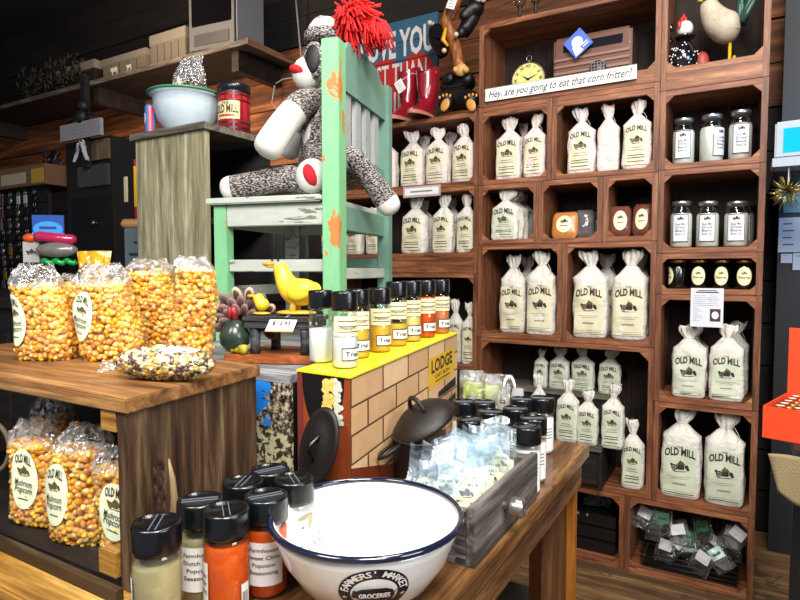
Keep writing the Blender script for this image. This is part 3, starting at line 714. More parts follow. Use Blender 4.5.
for i, (a, b, n_, yy) in enumerate(((669, 693, 'leftmost in front', 0), (695, 720, 'middle one in front', 0), (723, 750, 'right one in front', 0), (735, 756, 'hidden behind the right one', .125))):
    xl_, xr_ = aty(a, 220, 2.56).x, aty(b, 220, 2.56+yy).x
    if yy: xl_ = xr_-.1
    r = (xr_-xl_)/2*.96; h = aty((a+b)/2, 202, 2.59+yy).z-(1.315+F)
    jar((xl_+xr_)/2, 2.54+r+yy, 1.315+F, r, h, 'clear jar of pale mix in the second jar crate, %s' % n_, PWW, M_SILVER, 'rect', JC)
for i, (a, b) in enumerate(((668, 687), (689, 708), (712, 731), (734, 755))):
    xl_, xr_ = aty(a, 270, 2.54).x, aty(b, 270, 2.54).x; r = (xr_-xl_)/2*.97
    jar((xl_+xr_)/2, 2.53+r, 1.155+F, r, aty(b, 260, 2.54).z-1.155-F, ['dark preserve jar with its label turned away, leftmost of four', 'dark preserve jar with cream label, second of four', 'dark preserve jar with cream label, third of four', 'dark preserve jar with cream label, rightmost of four'][i], DRK, M_GOLD, 'oval', 'dark preserve jars', rz=-1.2 if i == 0 else 0)
# recipe sheet
def sheet(name, mb, mats, label, cat, group=None): return tag(mb.build(name, mats), label, cat, group)
def plane_P(o, ux, uz, n):
    o, ux, uz, n = Vector(o), Vector(ux).normalized(), Vector(uz).normalized(), Vector(n).normalized()
    return lambda x, y, off: o+ux*x+uz*y+n*off
p0, p1, p2 = aty(691, 288, 2.505), aty(724, 288, 2.505), aty(707, 327, 2.505)
W_, H_ = p1.x-p0.x, p0.z-p2.z
m = MB(); m.box(p0.x, p1.x, 2.503, 2.505, p2.z, p0.z, 0); P = plane_P(((p0.x+p1.x)/2, 2.503, (p0.z+p2.z)/2), (1, 0, 0), (0, 0, 1), (0, -1, 0))
decal_rect(m, P, -W_*.28, W_*.28, H_*.43, H_*.45, 1, 2, 2); decal_rect(m, P, -W_*.35, W_*.35, H_*.38, H_*.41, 1, 2, 2)
for i in range(14):
    w_ = W_*(.4 if i < 6 else .12); decal_rect(m, P, -W_*.42, -W_*.42+w_+.01*(i % 3), H_*(.3-.05*i), H_*(.31-.05*i), 2, 2, 2)
    if i < 6: decal_rect(m, P, W_*.05, W_*(.3+.04*(i % 3)), H_*(.3-.05*i), H_*(.31-.05*i), 2, 2, 2)
decal_rect(m, P, W_*.1, W_*.42, -H_*.35, -H_*.03, 3, 2, 2); decal_ell(m, P, W_*.26, -H_*.19, W_*.11, H_*.1, 0, 16, 1, .001)
sheet('recipe_sheet', m, [plain('sheet_paper', 'd4d6de', .6), M_INK, plain('grey_print', '8a8c96', .6), plain('photo_brown', '3c2420', .5)], 'white printed recipe sheet hanging in front of a crate opening', 'paper')
# sign strip
p0, p1 = aty(486, 90, 2.50), aty(637, 66, 2.50); zc = 2.012+.02
L = p1.x-p0.x
m = MB(); m.box(p0.x, p1.x, 2.494, 2.502, zc-.027, zc+.027, 0); P = plane_P(((p0.x+p1.x)/2, 2.494, zc), (1, 0, 0), (0, 0, 1), (0, -1, 0))
m2 = m; decal_text(m, P, 'Hey, are you going to eat that corn fritter?', 0, 0, .05, 1, .006, .35, w=L*.95, ys=.9)
m.box(p0.x-.001, p1.x+.001, 2.4945, 2.503, zc+.0271, zc+.03, 2)
sheet('slogan_sign', m, [M_WHITE, M_INK, M_INKG], 'long white sign asking about a corn fritter, below clock and radio', 'sign')
# price strip under column A row 1
p0, p1 = aty(403, 190, 2.50), aty(440, 190, 2.50); m = MB(); m.box(p0.x, p1.x, 2.502, 2.5085, 1.603, 1.655, 0)
m.box(p0.x+.01, p1.x-.01, 2.500, 2.502, 1.612, 1.646, 1)
P = plane_P(((p0.x+p1.x)/2, 2.50, 1.629), (1, 0, 0), (0, 0, 1), (0, -1, 0)); decal_rect(m, P, -.06, .06, -.004, .004, 2, 2, 2)
sheet('price_strip', m, [plain('strip_mauve', 'b8a4a8', .5), M_WHITE, M_INKG], 'narrow pale price strip fixed on the crate edge above white bags', 'label strip')
# cookie packs
def pack(label, x, y, z, w, d, h, body, rz=0, oval=True, tilt=-.15, group='packets with oval labels', name='snack_packet', cell=True):
    t = thing(name, label, 'packet', (x, y, z), rz, group)
    rn = random.Random(int(abs(x*1000)+w*999))
    M = Matrix.Rotation(tilt, 4, 'X')
    fn = lambda i, j: M @ Vector(((w/2*(1-.25*abs(2*j-1)**6))*math.cos(2*PI*i)*(1+.0), d/2*max(.06, (1-abs(2*j-1)**4))*math.sin(2*PI*i)*(1+.2*noise.noise(Vector((i*5, j*5, x*9)))), h*j))
    MB().grid(fn, 24, 12, 0, True, True).build('wrapper', body, t)
    if oval:
        P = lambda a, b, off: M @ Vector((a, -d/2*max(.06, (1-abs(2*(h*.5+b)/h-1)**4))*math.sqrt(max(0, 1-(a/(w/2))**2))-off-.002, h*.5+b))
        l = MB(); decal_ell(l, P, 0, 0, w*.3, h*.32, 0, 20, 4); mill(l, P, 0, h*.1, w*.25, 1, .0012); decal_rect(l, P, -w*.15, w*.15, -h*.08, -h*.05, 1, 3, 2, .0012)
        l.build('oval_label', [M_CREAM, M_INK], t)
    return t
zb = 1.365+F
TAN = plain('tan_wrapper', 'c07a3c', .3, 0, .5, 40); BRN = plain('brown_wrapper', '7a4838', .25, 0, .6, 40, .6, 0, '5a3028'); DKW = plain('dark_film_wrapper', '3a3436', .12, .2, .8, 30, .8, 0, '8a8688')
x = lambda u, Y: aty(u, 220, Y).x
pack('tan cookie pack with round cream label lying against dark packs', x(564, 2.57), 2.575, zb, .115, .04, .12, TAN, 0, tilt=-.25)
pack('dark shiny pack with greyish film, just right of the tan pack', x(585, 2.6), 2.60, zb, .08, .05, .125, DKW, .2, False)
pack('dark shiny pack against the crate divider by the cookie packs', x(594, 2.68), 2.66, zb, .075, .05, .12, DKW, -.2, False)
pack('dark film pack behind the tan cookie pack', x(573, 2.7), 2.70, zb, .09, .05, .13, DKW, .1, False)
pack('brown packet with oval label, left of the pair beside the jar crates', x(620, 2.57), 2.575, zb, .088, .05, .13, BRN, .15)
pack('brown packet with oval label, right of the pair, tucked by the divider', x(642, 2.57), 2.575, zb, .08, .05, .135, BRN, -.1)
# ---------------------------------------------------------------- top cubbies: clock, radio
zb = 1.985+F
pc = aty(529, 75, 2.6); r = .076
t = thing('round_clock', 'round antique clock with cream face and dark hands', 'clock', (pc.x, 2.6, zb+r+.02))
MX = Matrix.Rotation(PI/2, 4, 'X')
MB().lathe([(.001, -.02), (r*.9, -.02), (r, -.012), (r, .014), (r*.95, .018), (r*.93, .012)], 36, 0, MX, cap=False).build('rim', plain('antique_metal', '7a7468', .35, .8), t)
m = MB(); P = plane_P((0, -.013, 0), (1, 0, 0), (0, 0, 1), (0, -1, 0)); decal_ell(m, P, 0, 0, r*.94, r*.94, 0, 36, 2, 0)
for k in range(12):
    a = k*PI/6; decal_text(m, P, ['XII', 'I', 'II', 'III', 'IIII', 'V', 'VI', 'VII', 'VIII', 'IX', 'X', 'XI'][k], math.sin(a)*r*.75, math.cos(a)*r*.75, .02, 1, .02, rot=-a)
m.build('clock_face', [plain('aged_cream', 'e0cf7c', .5), M_INK], t)
m = MB()
for a, L_ in ((1.2, .05), (-.95, .035)): decal_poly(m, P, [(math.sin(a)*L_, math.cos(a)*L_), (math.cos(a)*.004, -math.sin(a)*.004), (-math.sin(a)*.01, -math.cos(a)*.01), (-math.cos(a)*.004, math.sin(a)*.004)], 0, .003)
m.build('hand', M_INK, t)
m = MB(); m.tube([(0, 0, r), (0, 0, r+.012)], .004); m.tube([(.012*math.sin(q), 0, r+.02+.012*math.cos(q)) for q in [i*PI/6 for i in range(12)]], .0015, 5, 0, True); m.build('hanging_ring', M_SILVER, t)
m = MB(); m.box(-.03, .03, -.018, .018, -r-.02, -r-.001); m.build('stand', W_DARK, t)
a_, b_ = aty(553, 60, 2.62).x, aty(632, 45, 2.62).x; hh = aty(600, 30, 2.62).z-zb
t = thing('table_radio', 'brown vintage radio with slatted grille and blue tag', 'radio', ((a_+b_)/2, 2.62, zb)); w = (b_-a_)/2
BR = plain('bakelite', '6a4438', .35, 0, 0, 10, .5, .3)
MB().box(-w, w, 0, .13, 0, hh).build('case', BR, t, bevel=.012)
m = MB()
for i in range(5): m.box(-w*.95, w*.95, -.006, 0, hh*(.16+.11*i), hh*(.2+.11*i))
m.build('grille_slat', plain('radio_slats', '8a6454', .4), t)
MB().box(-w*.72, w*.78, -.003, .0, hh*.74, hh*.88).build('tuning_dial', plain('dial_dark', '1c1a20', .1), t)
m = MB(); m.lathe([(.0, .0), (.035, 0), (.035, .004), (.0, .006)], 24, 0, Matrix.Translation((.03, -.006, hh*.38)) @ MX, cap=False)
for i in range(-2, 3): m.box(.03+i*.013-.0015, .03+i*.013+.0015, -.0125, -.0105, hh*.38-.03, hh*.38+.03, 1); m.box(0, .06, -.0125, -.0105, hh*.38+i*.013-.0015, hh*.38+i*.013+.0015, 1)
m.build('speaker_badge', [plain('badge_dark', '2a2422', .4), M_SILVER], t)
m = MB(); pt = aty(578, 43, 2.59); P = plane_P(pt, (1, 0, .0), (0, 0, 1), (0, -1, 0))
Mt = Matrix.Translation(pt) @ Matrix.Rotation(math.radians(-38), 4, 'Y'); m.box(-.045, .045, 0, .003, -.045, .045, 0, Mt)
P2 = lambda a, b, off: Mt @ Vector((a, -off, b))
decal_ell(m, P2, 0, .005, .024, .024, 1, 16, 1); decal_poly(m, P2, [(-.04, -.04), (.0, -.04), (-.01, .01), (-.03, .0)], 1, .0015)
decal_rect(m, P2, .005, .035, -.03, -.026, 1, 2, 2); decal_rect(m, P2, .005, .035, -.02, -.016, 1, 2, 2)
m.tube([pt+Vector((0, 0, .06)), Vector((pt.x+.01, 2.615, zb+hh+.004))], .0012, 5, 1)
tag(m.build('hang_tag', [plain('tag_blue', '4a6ac8', .4), M_WHITE]), 'square blue and white tag tilted in front of the brown radio', 'tag')
# ---------------------------------------------------------------- rooster and hen
zb = 2.031
pb = aty(727, 38, 2.62)
rx_ = pb.x; X = lambda u, v: aty(u, v, 2.62)
t = thing('rooster_figurine', 'cream rooster figurine with green tail and red comb', 'figurine', (rx_, 2.62, zb))
def rel(u, v, dy=0): p = X(u, v); return Vector((p.x-rx_, dy, p.z-zb))
M_CREAMF = plain('cream_feathers', 'cfc4b0', .55, 0, 1, 90, .4, 0, '8c7c66')
body = skin('body', [rel(742, 26), rel(728, 30), rel(716, 22), rel(709, 8), rel(708, 0)], [(0, 1), (1, 2), (2, 3), (3, 4)], [.042, .074, .06, .038, .032], M_CREAMF, t)
m = MB(); 
for k in range(6): p = rel(704+k*2.4, -6-3*math.sin(k)); m.ell(p, (.007, .005, .016), 0, 8, 6)
m.ell(rel(704, 5), (.008, .006, .014)); m.build('comb', plain('comb_red', 'c81c1c', .45), t)
MB().lathe([(.007, 0), (.0005, .022)], 8, 0, Matrix.Translation(rel(703, 0)) @ Matrix.Rotation(-PI/2, 4, 'Y')).build('beak', plain('beak_yellow', 'c8a028', .4), t)
m = MB()
for k in range(11):
    a = .75+k*.1; q = rel(742+random.uniform(-3, 3), 24, random.uniform(-.02, .02)); L_ = .06+.04*math.sin(k)
    pts = [q+Vector((L_*s*(math.cos(a)*.9), random.uniform(-.004, .004), L_*s*math.sin(a)*1.5-.05*s*s*(k > 3)*math.cos(a))) for s in (0, .3, .6, .85, 1)]
    m.tube(pts, [.012, .014, .013, .009, .003], 6)
m.build('tail', plain('tail_green', '28584a', .4, 0, .8, 60, .5, 0, '12241c'), t)
m = MB(); f0 = rel(730, 43); m.tube([f0, Vector((f0.x, f0.y, .008)), Vector((f0.x-.02, f0.y-.01, .006))], .006); 
for a in (-.7, 0, .7): m.tube([(f0.x, f0.y, .008), (f0.x-.025*math.cos(a), f0.y-.025*math.sin(a)-.01, .004)], .004, 6)
m.tube([(f0.x+.015, .03, .05), (f0.x+.015, .03, .006)], .006); m.build('leg', plain('leg_yellow', 'd8a820', .4), t)
MB().lathe([(.05, 0), (.048, .008), (.03, .012)], 20, 0, Matrix.Translation((f0.x, 0, 0)), sx=1.2, sy=.8).build('base', plain('base_stone', '3a3230', .8), t)
m = MB(); m.grid(lambda i, j: rel(722+18*j, 30+4*math.sin(PI*j)-7*(.5-abs(i-.5))*2*math.sin(PI*j), -.058+.02*j), 8, 8); m.build('wing', M_CREAMF, t)
pb = aty(681, 50, 2.6); hx = pb.x
t = thing('hen_figurine', 'round black hen figurine with white dots and white head', 'figurine', (hx, 2.6, zb))
rel = lambda u, v, dy=0: Vector((aty(u, v, 2.6).x-hx, dy, aty(u, v, 2.6).z-zb))
HPR = [(.028, .0), (.044, .012), (.054, .04), (.055, .06), (.048, .085), (.036, .105), (.028, .12)]; hcx = rel(683, 53).x
MB().lathe(HPR, 28, 0, Matrix.Translation((hcx, 0, 0))).build('body', plain('black_glaze', '101014', .15, 0, 0, 10, .7, .6), t)
m = MB(); m.ell(rel(685, 29), (.03, .028, .032)); m.build('head', plain('white_glaze', 'd8d4cc', .2), t)
m = MB(); [m.ell(rel(682+i*1.8, 20-(i == 1)*3, -.005), (.006, .005, .011), 0, 8, 6) for i in range(3)]; m.ell(rel(680, 27, -.028), (.008, .004, .016), 0, 8, 6); m.build('comb', MATS['comb_red'], t)
m = MB(); m.lathe([(.034, -.006), (.038, 0), (.03, .006)], 20, 0, Matrix.Translation(rel(685, 37))); m.tube([rel(670, 44), rel(666, 36), rel(667, 27), rel(671, 26), rel(672, 31)], [.016, .014, .012, .01, .007], 8); m.build('tail_and_ruff', MATS['black_glaze'], t)
m = MB(); rn = random.Random(4)
for k in range(36):
    a = rn.uniform(PI, 2*PI); j = rn.randint(1, 4); q = rn.random(); r_ = HPR[j][0]*(1-q)+HPR[j+1][0]*q; z_ = HPR[j][1]*(1-q)+HPR[j+1][1]*q; m.ell((hcx+r_*math.cos(a), r_*math.sin(a), z_), .0032, 0, 6, 4)
o = m.build('white_dots', M_WHITE, t); o['kind'] = 'stuff'
MB().ell(Vector((aty(702, 48, 2.66).x, 2.66, zb+.045)), (.028, .02, .045)).build('red_ornament', plain('dull_red', 'a03430', .5)); o = C.objects['red_ornament']; tag(o, 'small red ornament half hidden between hen and rooster', 'ornament')
# ================================================================ top of the left crates: boots, bear, painted sign
ZT = 1.975
pa, pb = aty(368, 110, 2.78), aty(437, 12, 2.78)
xa, xb = aty(357, 60, 2.78).x, aty(438, 60, 2.78).x; zt = aty(437, 12, 2.78).z
m = MB(); hw, hh = (xb-xa)/2, (zt-ZT)/2
m.box(-hw, hw, 0, .018, -hh, hh, 0)
P = plane_P((0, 0, 0), (1, 0, 0), (0, 0, 1), (0, -1, 0))
# big red heart with lettering
heart = []
for i in range(48):
    a = 2*PI*i/48; heart.append((16*math.sin(a)**3, 13*math.cos(a)-5*math.cos(2*a)-2*math.cos(3*a)-math.cos(4*a)))
c0 = (hw*.12, -hh*.1)
m.add([P(c0[0], c0[1], .0012)]+[P(c0[0]+x_*hw*.05, c0[1]+y_*hh*.042, .0012) for x_, y_ in heart], [(0, i+1, (i+1) % 48+1) for i in range(48)], 1)
for k, (y_, h_) in enumerate(((.3, .01), (-.1, .008), (.62, .006))): decal_rect(m, P, -hw, hw, hh*y_, hh*y_+h_*.4, 3, 2, 2, .002)
decal_text(m, P, 'LOVE YOU', hw*.02, hh*.58, .17, 2, .03, w=hw*1.8, off=.0025, ys=1.15)
decal_text(m, P, 'MOST THAN', -hw*.1, hh*.05, .14, 2, .01, w=hw*1.7, off=.0025, ys=1.25)
decal_text(m, P, 'MINE', hw*.1, -hh*.45, .14, 2, .01, w=hw*.9, off=.0025, ys=1.3)
o = m.build('painted_sign', [plain('sign_teal', '2f5c78', .6, 0, .3, 80, .4, 0, '244858'), plain('sign_red', 'b8201c', .6, 0, 0, 10, .4, 0, '8c1614'), plain('sign_letters', 'cfc8c4', .6), M_BLACKM], None, ((xa+xb)/2, 2.775, ZT+hh))
tag(o, 'teal painted wooden sign with red heart and white LOVE YOU lettering', 'sign')
BOOT = plain('red_boot_leather', '8a1220', .22, 0, 0, 10, .7, .5)
def boot(u, v, Y, label):
    b0 = aty(u, v, Y); t = thing('cowboy_boot', label, 'boot', (b0.x, Y, ZT), 0, 'red boots in front of the painted sign'); H_ = aty(u, 72, Y).z-ZT
    m = MB()
    def f(i, j):
        a = 2*PI*i; s = j; rx_ = .045+.012*s-.01*math.sin(PI*min(1, s*1.6)); ry = .05+.012*s; cy = 0
        if s < .35: k = 1-s/.35; ry += .075*k**1.2; cy = -.06*k**1.2; rx_ -= .004*k
        z = .02+(H_-.02)*s; dip = (.014*math.cos(2*a) if s > .98 else 0)
        return Vector((rx_*math.cos(a), cy+ry*math.sin(a), z+dip))
    m.grid(f, 28, 20, 0, True, True); m.build('boot_shaft', BOOT, t)
    m = MB()
    m.grid(lambda i, j: Vector(((.052*(1-.1*j))*math.cos(2*PI*i), -.055+.13*math.sin(2*PI*i)*(1 if math.sin(2*PI*i) < 0 else .8), .003+.018*j)), 28, 3, 0, False, True)
    m.add([(.052*math.cos(2*PI*k/24), -.055+.12*math.sin(2*PI*k/24), .022) for k in range(24)], [tuple(range(24))]); m.build('sole', plain('boot_sole', 'a86a58', .6), t)
    MB().box(-.03, .03, .02, .05, 0, .02).build('heel', M_BLACKM, t)
    m = MB(); m.tube([(.05, -.02, H_+.005), (.056, -.02, H_-.03), (.05, .02, H_-.03), (.046, .02, H_+.005)], .004, 5); m.build('pull_strap', BOOT, t)
    return t
boot(409, 112, 2.62, 'glossy dark red boot nearer the green chair')
boot(428, 112, 2.575, 'glossy dark red boot beside the seated bear')
b_ = aty(404, 112, 2.62)
MB().lathe([(.03, 0), (.038, .01), (.04, .05), (.02, .09), (.012, .1)], 16, 0, Matrix.Translation((b_.x, 2.62, ZT))).build('small_dark_ornament', M_BLACKM); tag(C.objects['small_dark_ornament'], 'small dark ornament on the crate top left of the red boots', 'ornament')
# white hang tag on the boots
pt = aty(400, 86, 2.5); m = MB(); m.box(-.022, .022, 0, .002, -.03, .03, 0, Matrix.Rotation(-.5, 4, 'Y')); P2 = lambda a, b, off: Matrix.Rotation(-.5, 4, 'Y') @ Vector((a, -off, b))
for i in range(4): decal_rect(m, P2, -.014, .012, .015-.012*i, .018-.012*i, 1, 2, 2)
m.tube([(.01, 0, .026), (.04, .05, .07), (.08, .1, .06)], .0012, 5, 0)
o = m.build('price_tag', [M_WHITE, M_INKG], None, pt); tag(o, 'small white price tag hanging by the red boots', 'tag')
# bear with log
pb = aty(458, 108, 2.63); bx = pb.x
t = thing('bear_log_figurine', 'black bear figurine seated at a tree trunk climbed by cubs', 'figurine', (bx, 2.63, ZT))
rl = lambda u, v, Y=2.63: Vector((aty(u, v, Y).x-bx, Y-2.63, aty(u, v, Y).z-ZT))
FUR = plain('black_fur', '0e0d0f', .45, 0, .8, 120, .4)
skin('seated_bear', [rl(458, 102), rl(458, 85), rl(459, 74), rl(446, 100, 2.59), rl(444, 104, 2.53), rl(471, 99, 2.59), rl(472, 103, 2.53), rl(446, 82, 2.6), rl(452, 74, 2.56), rl(470, 82, 2.6), rl(466, 74, 2.56)], [(0, 1), (1, 2), (0, 3), (3, 4), (0, 5), (5, 6), (1, 7), (7, 8), (1, 9), (9, 10)], [.085, .075, .05, .05, .042, .05, .042, .036, .032, .036, .032], FUR, t)
PAD = plain('tan_paw_pad', 'c88a3c', .5)
for u in (445, 471):
    m = MB(); c0 = rl(u, 105, 2.49); m.ell(c0, (.022, .006, .03), M=Matrix.Rotation(.5 if u < 460 else -.5, 4, 'Y'))
    for k in range(4): m.ell(c0+Vector(((-.028+.018*k), 0, .038+.008*math.sin(k))), (.006, .006, .008), 0, 8, 6)
    m.build('paw_pad', PAD, t)
m = MB(); m.tube([rl(461, 74, 2.58), rl(458, 60, 2.6), rl(453, 40, 2.6), rl(446, 22, 2.6), rl(452, 8, 2.6), rl(458, -8, 2.6), rl(462, -26, 2.6)], [.028, .03, .03, .032, .034, .036, .036], 14); m.build('tree_trunk', wood('figurine_log', '4a2410', '8a4e20', 'c8843a', 'z', 2, .5), t)
m = MB(); m.ell(rl(461, 70, 2.55), (.032, .022, .03)); m.ell(rl(456, 70, 2.54), (.014, .02, .016)); m.ell(rl(466, 70, 2.54), (.014, .02, .016)); m.build('muzzle', plain('tan_muzzle', 'c8985a', .5), t)
for lab, pts in (('climbing_cub', [rl(436, 34), rl(438, 46), rl(442, 56), rl(434, 24), rl(446, 36, 2.57), rl(446, 52, 2.57)]), ('climbing_cub', [rl(474, 10), rl(470, 24), rl(463, 34), rl(483, 2), rl(460, 18, 2.57), rl(458, 36, 2.57)])):
    c_ = skin(lab, pts, [(0, 1), (1, 2), (0, 3), (0, 4), (1, 5)], [.042, .042, .03, .036, .022, .022], FUR, t)
    m = MB(); m.ell(pts[3]+Vector((-.012 if lab and pts[3].x < 0 else .01, -.02, .0)), (.013, .015, .013)); m.ell(pts[5]+Vector((.0, -.02, 0)), (.012, .012, .012)); m.build('cub_muzzle', plain('pale_muzzle', 'c8b49a', .5), c_)
m = MB(); m.tube([rl(446, 28, 2.55), rl(443, 40, 2.55), rl(448, 46, 2.55)], [.007, .012, .006]); m.build('honey_patch', plain('honey_yellow', 'd89a20', .25), t)
pt = aty(452, 2, 2.52); m = MB(); m.box(-.022, .022, 0, .002, -.03, .03, 0, Matrix.Rotation(.4, 4, 'Y')); P2 = lambda a, b, off: Matrix.Rotation(.4, 4, 'Y') @ Vector((a, -off, b))
for i in range(4): decal_rect(m, P2, -.014, .012, .015-.012*i, .018-.012*i, 1, 2, 2)
m.tube([(0, 0, .028), (.0, .05, .06)], .0012, 5, 0)
o = m.build('price_tag', [M_WHITE, M_INKG], None, pt); tag(o, 'small white price tag hanging on the top of the bear trunk', 'tag')
# second dark bear ornament with white paw further up, hanging right of trunk
pb2 = aty(492, 6, 2.8); 
t = thing('hanging_bear_ornament', 'dark ornament with pale paw hanging left above the clock crate', 'ornament', (pb2.x, 2.66, pb2.z-.04))
skin('body', [(0, 0, .04), (-.03, 0, .11), (-.08, 0, .06), (.03, -.02, -.01), (-.04, -.02, -.02)], [(0, 1), (1, 2), (0, 3), (0, 4)], [.05, .05, .03, .024, .024], FUR, t)
MB().ell((.005, -.04, .02), (.022, .02, .04)).build('pale_paw', plain('grey_white_paw', 'b8b0a8', .7), t)
MB().tube([(0, 0, .12), (0, 0, .9)], .002).build('hanging_cord', M_BLACKM, t)
# dark pedestal glasses standing on the clock crate
for i, u in enumerate((517, 533)):
    p = aty(u, 5, 2.56); t = thing('candle_stand', ['dark candle stand on top of the clock crate, left', 'dark candle stand on top of the clock crate, right'][i], 'candle stand', (p.x, 2.60, 2.353))
    MB().lathe([(.03, 0), (.03, .004), (.006, .012), (.006, .07), (.012, .08)], 16).build('stem', M_IRON, t); MB().lathe([(.012, .08), (.03, .1), (.034, .14), (.03, .14)], 16).build('cup', M_GLASS, t)
# ================================================================ upper left wall shelf and what stands on it
USZ = 2.70
t = thing('wall_shelf', 'long dark wall shelf high at upper left under the ceiling', 'shelf', (-4.6, 3.2, USZ))
MB().box(-1.65, 1.89, -.45, .02, -.03, 0).build('shelf_board', W_DARK, t)
MB().box(-1.65, 1.89, -.458, -.45, -.032, .0).build('front_edge', wood('worn_edge', '2c2824', '5a544e', '8a847c', 'x', 1, .6), t)
MB().box(1.89, 1.9, -.458, .02, -.032, .002).build('end_edge', wood('pale_edge', '5a3c28', '8a6448', 'a88060', 'y', 1, .6), t)
for x_ in (-1.62, .2, 1.7): MB().box(x_, x_+.06, -.4, .01, -.16, -.031).build('bracket', W_DARK, t)
def on_shelf(u, Y): return aty(u, 80, Y).x
BE = plain('basket_cloth', '6a645c', .8, 0, .6, 90, .3, 0, '5a5248')
def crate_box(u0, u1, v0, label, cow, Y=2.80, mat=BE, dep=.2):
    x0, x1 = aty(u0, 70, Y).x, aty(u1, 70, Y).x; h = aty(u0, v0, Y).z-USZ; w = (x1-x0)/2
    t = thing('storage_box', label, 'box', ((x0+x1)/2, Y, USZ), 0, None)
    MB().box(-w, w, 0, dep, 0, h*.72).build('body', mat, t, bevel=.003)
    MB().box(-w*1.04, w*1.04, -.006, dep+.006, h*.66, h).build('rim', plain('box_rim', '756f67', .7), t, bevel=.004)
    m = MB()
    for i in range(1, 5): m.box(-w+2*w*i/5-.002, -w+2*w*i/5+.002, -.0015, 0, .002, h*.65)
    m.build('plank_line', M_BLACKM, t)
    if cow:
        P = plane_P((0, -.003, h*.32), (1, 0, 0), (0, 0, 1), (0, -1, 0)); m = MB()
        for ox, s_ in ((-w*.45, .09), (w*.25, .06)):
            m = MB()
            pts = [(-.5, .1), (-.42, .36), (-.28, .3), (.45, .32), (.5, -.4), (.38, -.4), (.34, -.05), (-.1, -.05), (-.14, -.42), (-.28, -.42), (-.3, 0)]
            q = [(ox+a*s_, b*s_) for a, b in pts]; m.add([P(a, b, .001) for a, b in q], [(0, 1, 2, 10), (2, 3, 7, 10), (3, 6, 7), (3, 4, 5, 6), (7, 8, 9, 10)])
            m.build('cow_cutout', plain('cow_white', 'cfccc4', .6), t)
    return t
crate_box(103, 146, 60, 'grey planked box with white cow cut-outs on the high shelf', True)
crate_box(151, 186, 36, 'plain grey planked box behind the bowl, right on the high shelf', False)
t = crate_box(57, 94, 70, 'dark box with a dark cow sign, left on the high shelf', False, mat=W_DARK)
m = MB(); 
rn = random.Random(31)
for k in range(170):
    c0 = Vector((rn.uniform(-.75, .12), rn.uniform(-.06, .0), rn.uniform(.02, .24))); d0 = Vector((rn.gauss(0, 1), rn.gauss(0, .4), abs(rn.gauss(.4, 1)))).normalized(); m.tube([c0, c0+d0*.03, c0+d0*.07], [.003, .012, .001], 4)
m.build('dried_bunch', plain('dark_leaves', '1c1a14', .8, 0, 1, 60), t)['kind'] = 'stuff'
xt0, xt1 = aty(190, 30, 2.78).x, aty(234, 30, 2.78).x; w = (xt1-xt0)/2; p = (xt0+xt1)/2; hh = aty(187, -12, 2.78).z-USZ
t = thing('television', 'old grey tube television on the high shelf, top of picture', 'television', (p, 2.78, USZ), .12)
GT = plain('tv_grey', '55565c', .45); MB().box(-w, w, 0, .3, 0, hh).build('case', GT, t, bevel=.02)
MB().box(-w*.8, w*.8, -.006, .004, hh*.38, hh*.93).build('screen', plain('tv_screen', '0a0a0d', .08), t, bevel=.003)
MB().box(-w*.7, w*.7, -.005, .004, hh*.1, hh*.26).build('control_panel', plain('tv_panel', '3a3b40', .4), t)
MB().box(w*1.0+.001, w*1.0+.006, -.002, .28, 0.02, hh*.98).build('side_trim', plain('tv_light_trim', '8c8c90', .5), t)
m = MB()
for k, z_ in enumerate((2.42, 2.18)): m.tube([(-7, 3.17, z_), (-2.0, 3.17, z_+.03)], .035, 10)
m = None
# cable on the wall
m = MB(); m.tube([aty(296, 0, 3.15), aty(298, 22, 3.15), aty(300, 45, 3.15), aty(302, 62, 3.15)], .006, 6); tag(m.build('wall_cable', plain('pale_cable', '8a8a8c', .5)), 'thin pale cable hanging down the dark wall behind the monkey', 'cable')
m = MB(); m.tube([aty(272, 103, 3.15), aty(275, 84, 3.15), aty(283, 79, 3.15), aty(297, 77, 3.15)], .005, 6); m.tube([aty(272, 103, 3.15), aty(278, 110, 3.15)], .005, 6); tag(m.build('wire_hook', MATS['pale_cable']), 'bent pale wire hook on the boards beside the monkey face', 'hook')
# ================================================================ back counter, dark cabinet and clutter (left middle)
t = thing('back_counter', 'dark counter behind the popcorn bags at the left', 'counter', (-3.75, 1.2, 0))
MB().box(-1.2, 1.83, 0, 1.13, 1.10, 1.14).build('worktop', W_DARK, t); MB().box(-1.17, 1.80, .02, 1.11, 0, 1.0995).build('body', W_LOGD, t)
for k in range(3): MB().box(-1.1+.8*k, -.36+.8*k, .005, .02, .1, 1.0).build('door', W_DARK, t)
CZ = 1.14
# black cabinet
x0, x1 = aty(68, 230, 2.0).x, aty(113, 230, 2.0).x; zt = aty(100, 137, 2.0).z; w = (x1-x0)/2
t = thing('black_cabinet', 'tall black cabinet with a small knob behind the clutter', 'cabinet', ((x0+x1)/2, 2.0, CZ)); hz = zt-CZ
MB().box(-w, w, 0, .24, 0, hz).build('body', M_BLACKM, t)
MB().box(-w*.7, w*.98, -.012, 0, .02, hz*.62).build('door', plain('cabinet_door_black', '0b0b0d', .35), t, bevel=.004)
MB().box(-w*.35, w*.97, -.02, 0, hz*.68, hz*.82).build('grey_panel', plain('dusty_grey', '48464a', .6, 0, .3, 30, .4, 0, '2c2a2c'), t, bevel=.004)
MB().box(w*.15, w*.97, -.015, 0, hz*.85, hz*.98).build('wood_panel', wood('small_dusty_wood', '3a3028', '6a543c', '8a7050', 'z', 1, .7), t)
m = MB(); kx = aty(97, 223, 1.99).x-(x0+x1)/2; kz = aty(97, 223, 1.99).z-CZ
m.lathe([(.006, 0), (.006, .012), (.014, .018), (.012, .026), (.0, .028)], 14, 0, Matrix.Translation((kx, -.012, kz)) @ MX, cap=False); m.build('knob', M_SILVER, t)
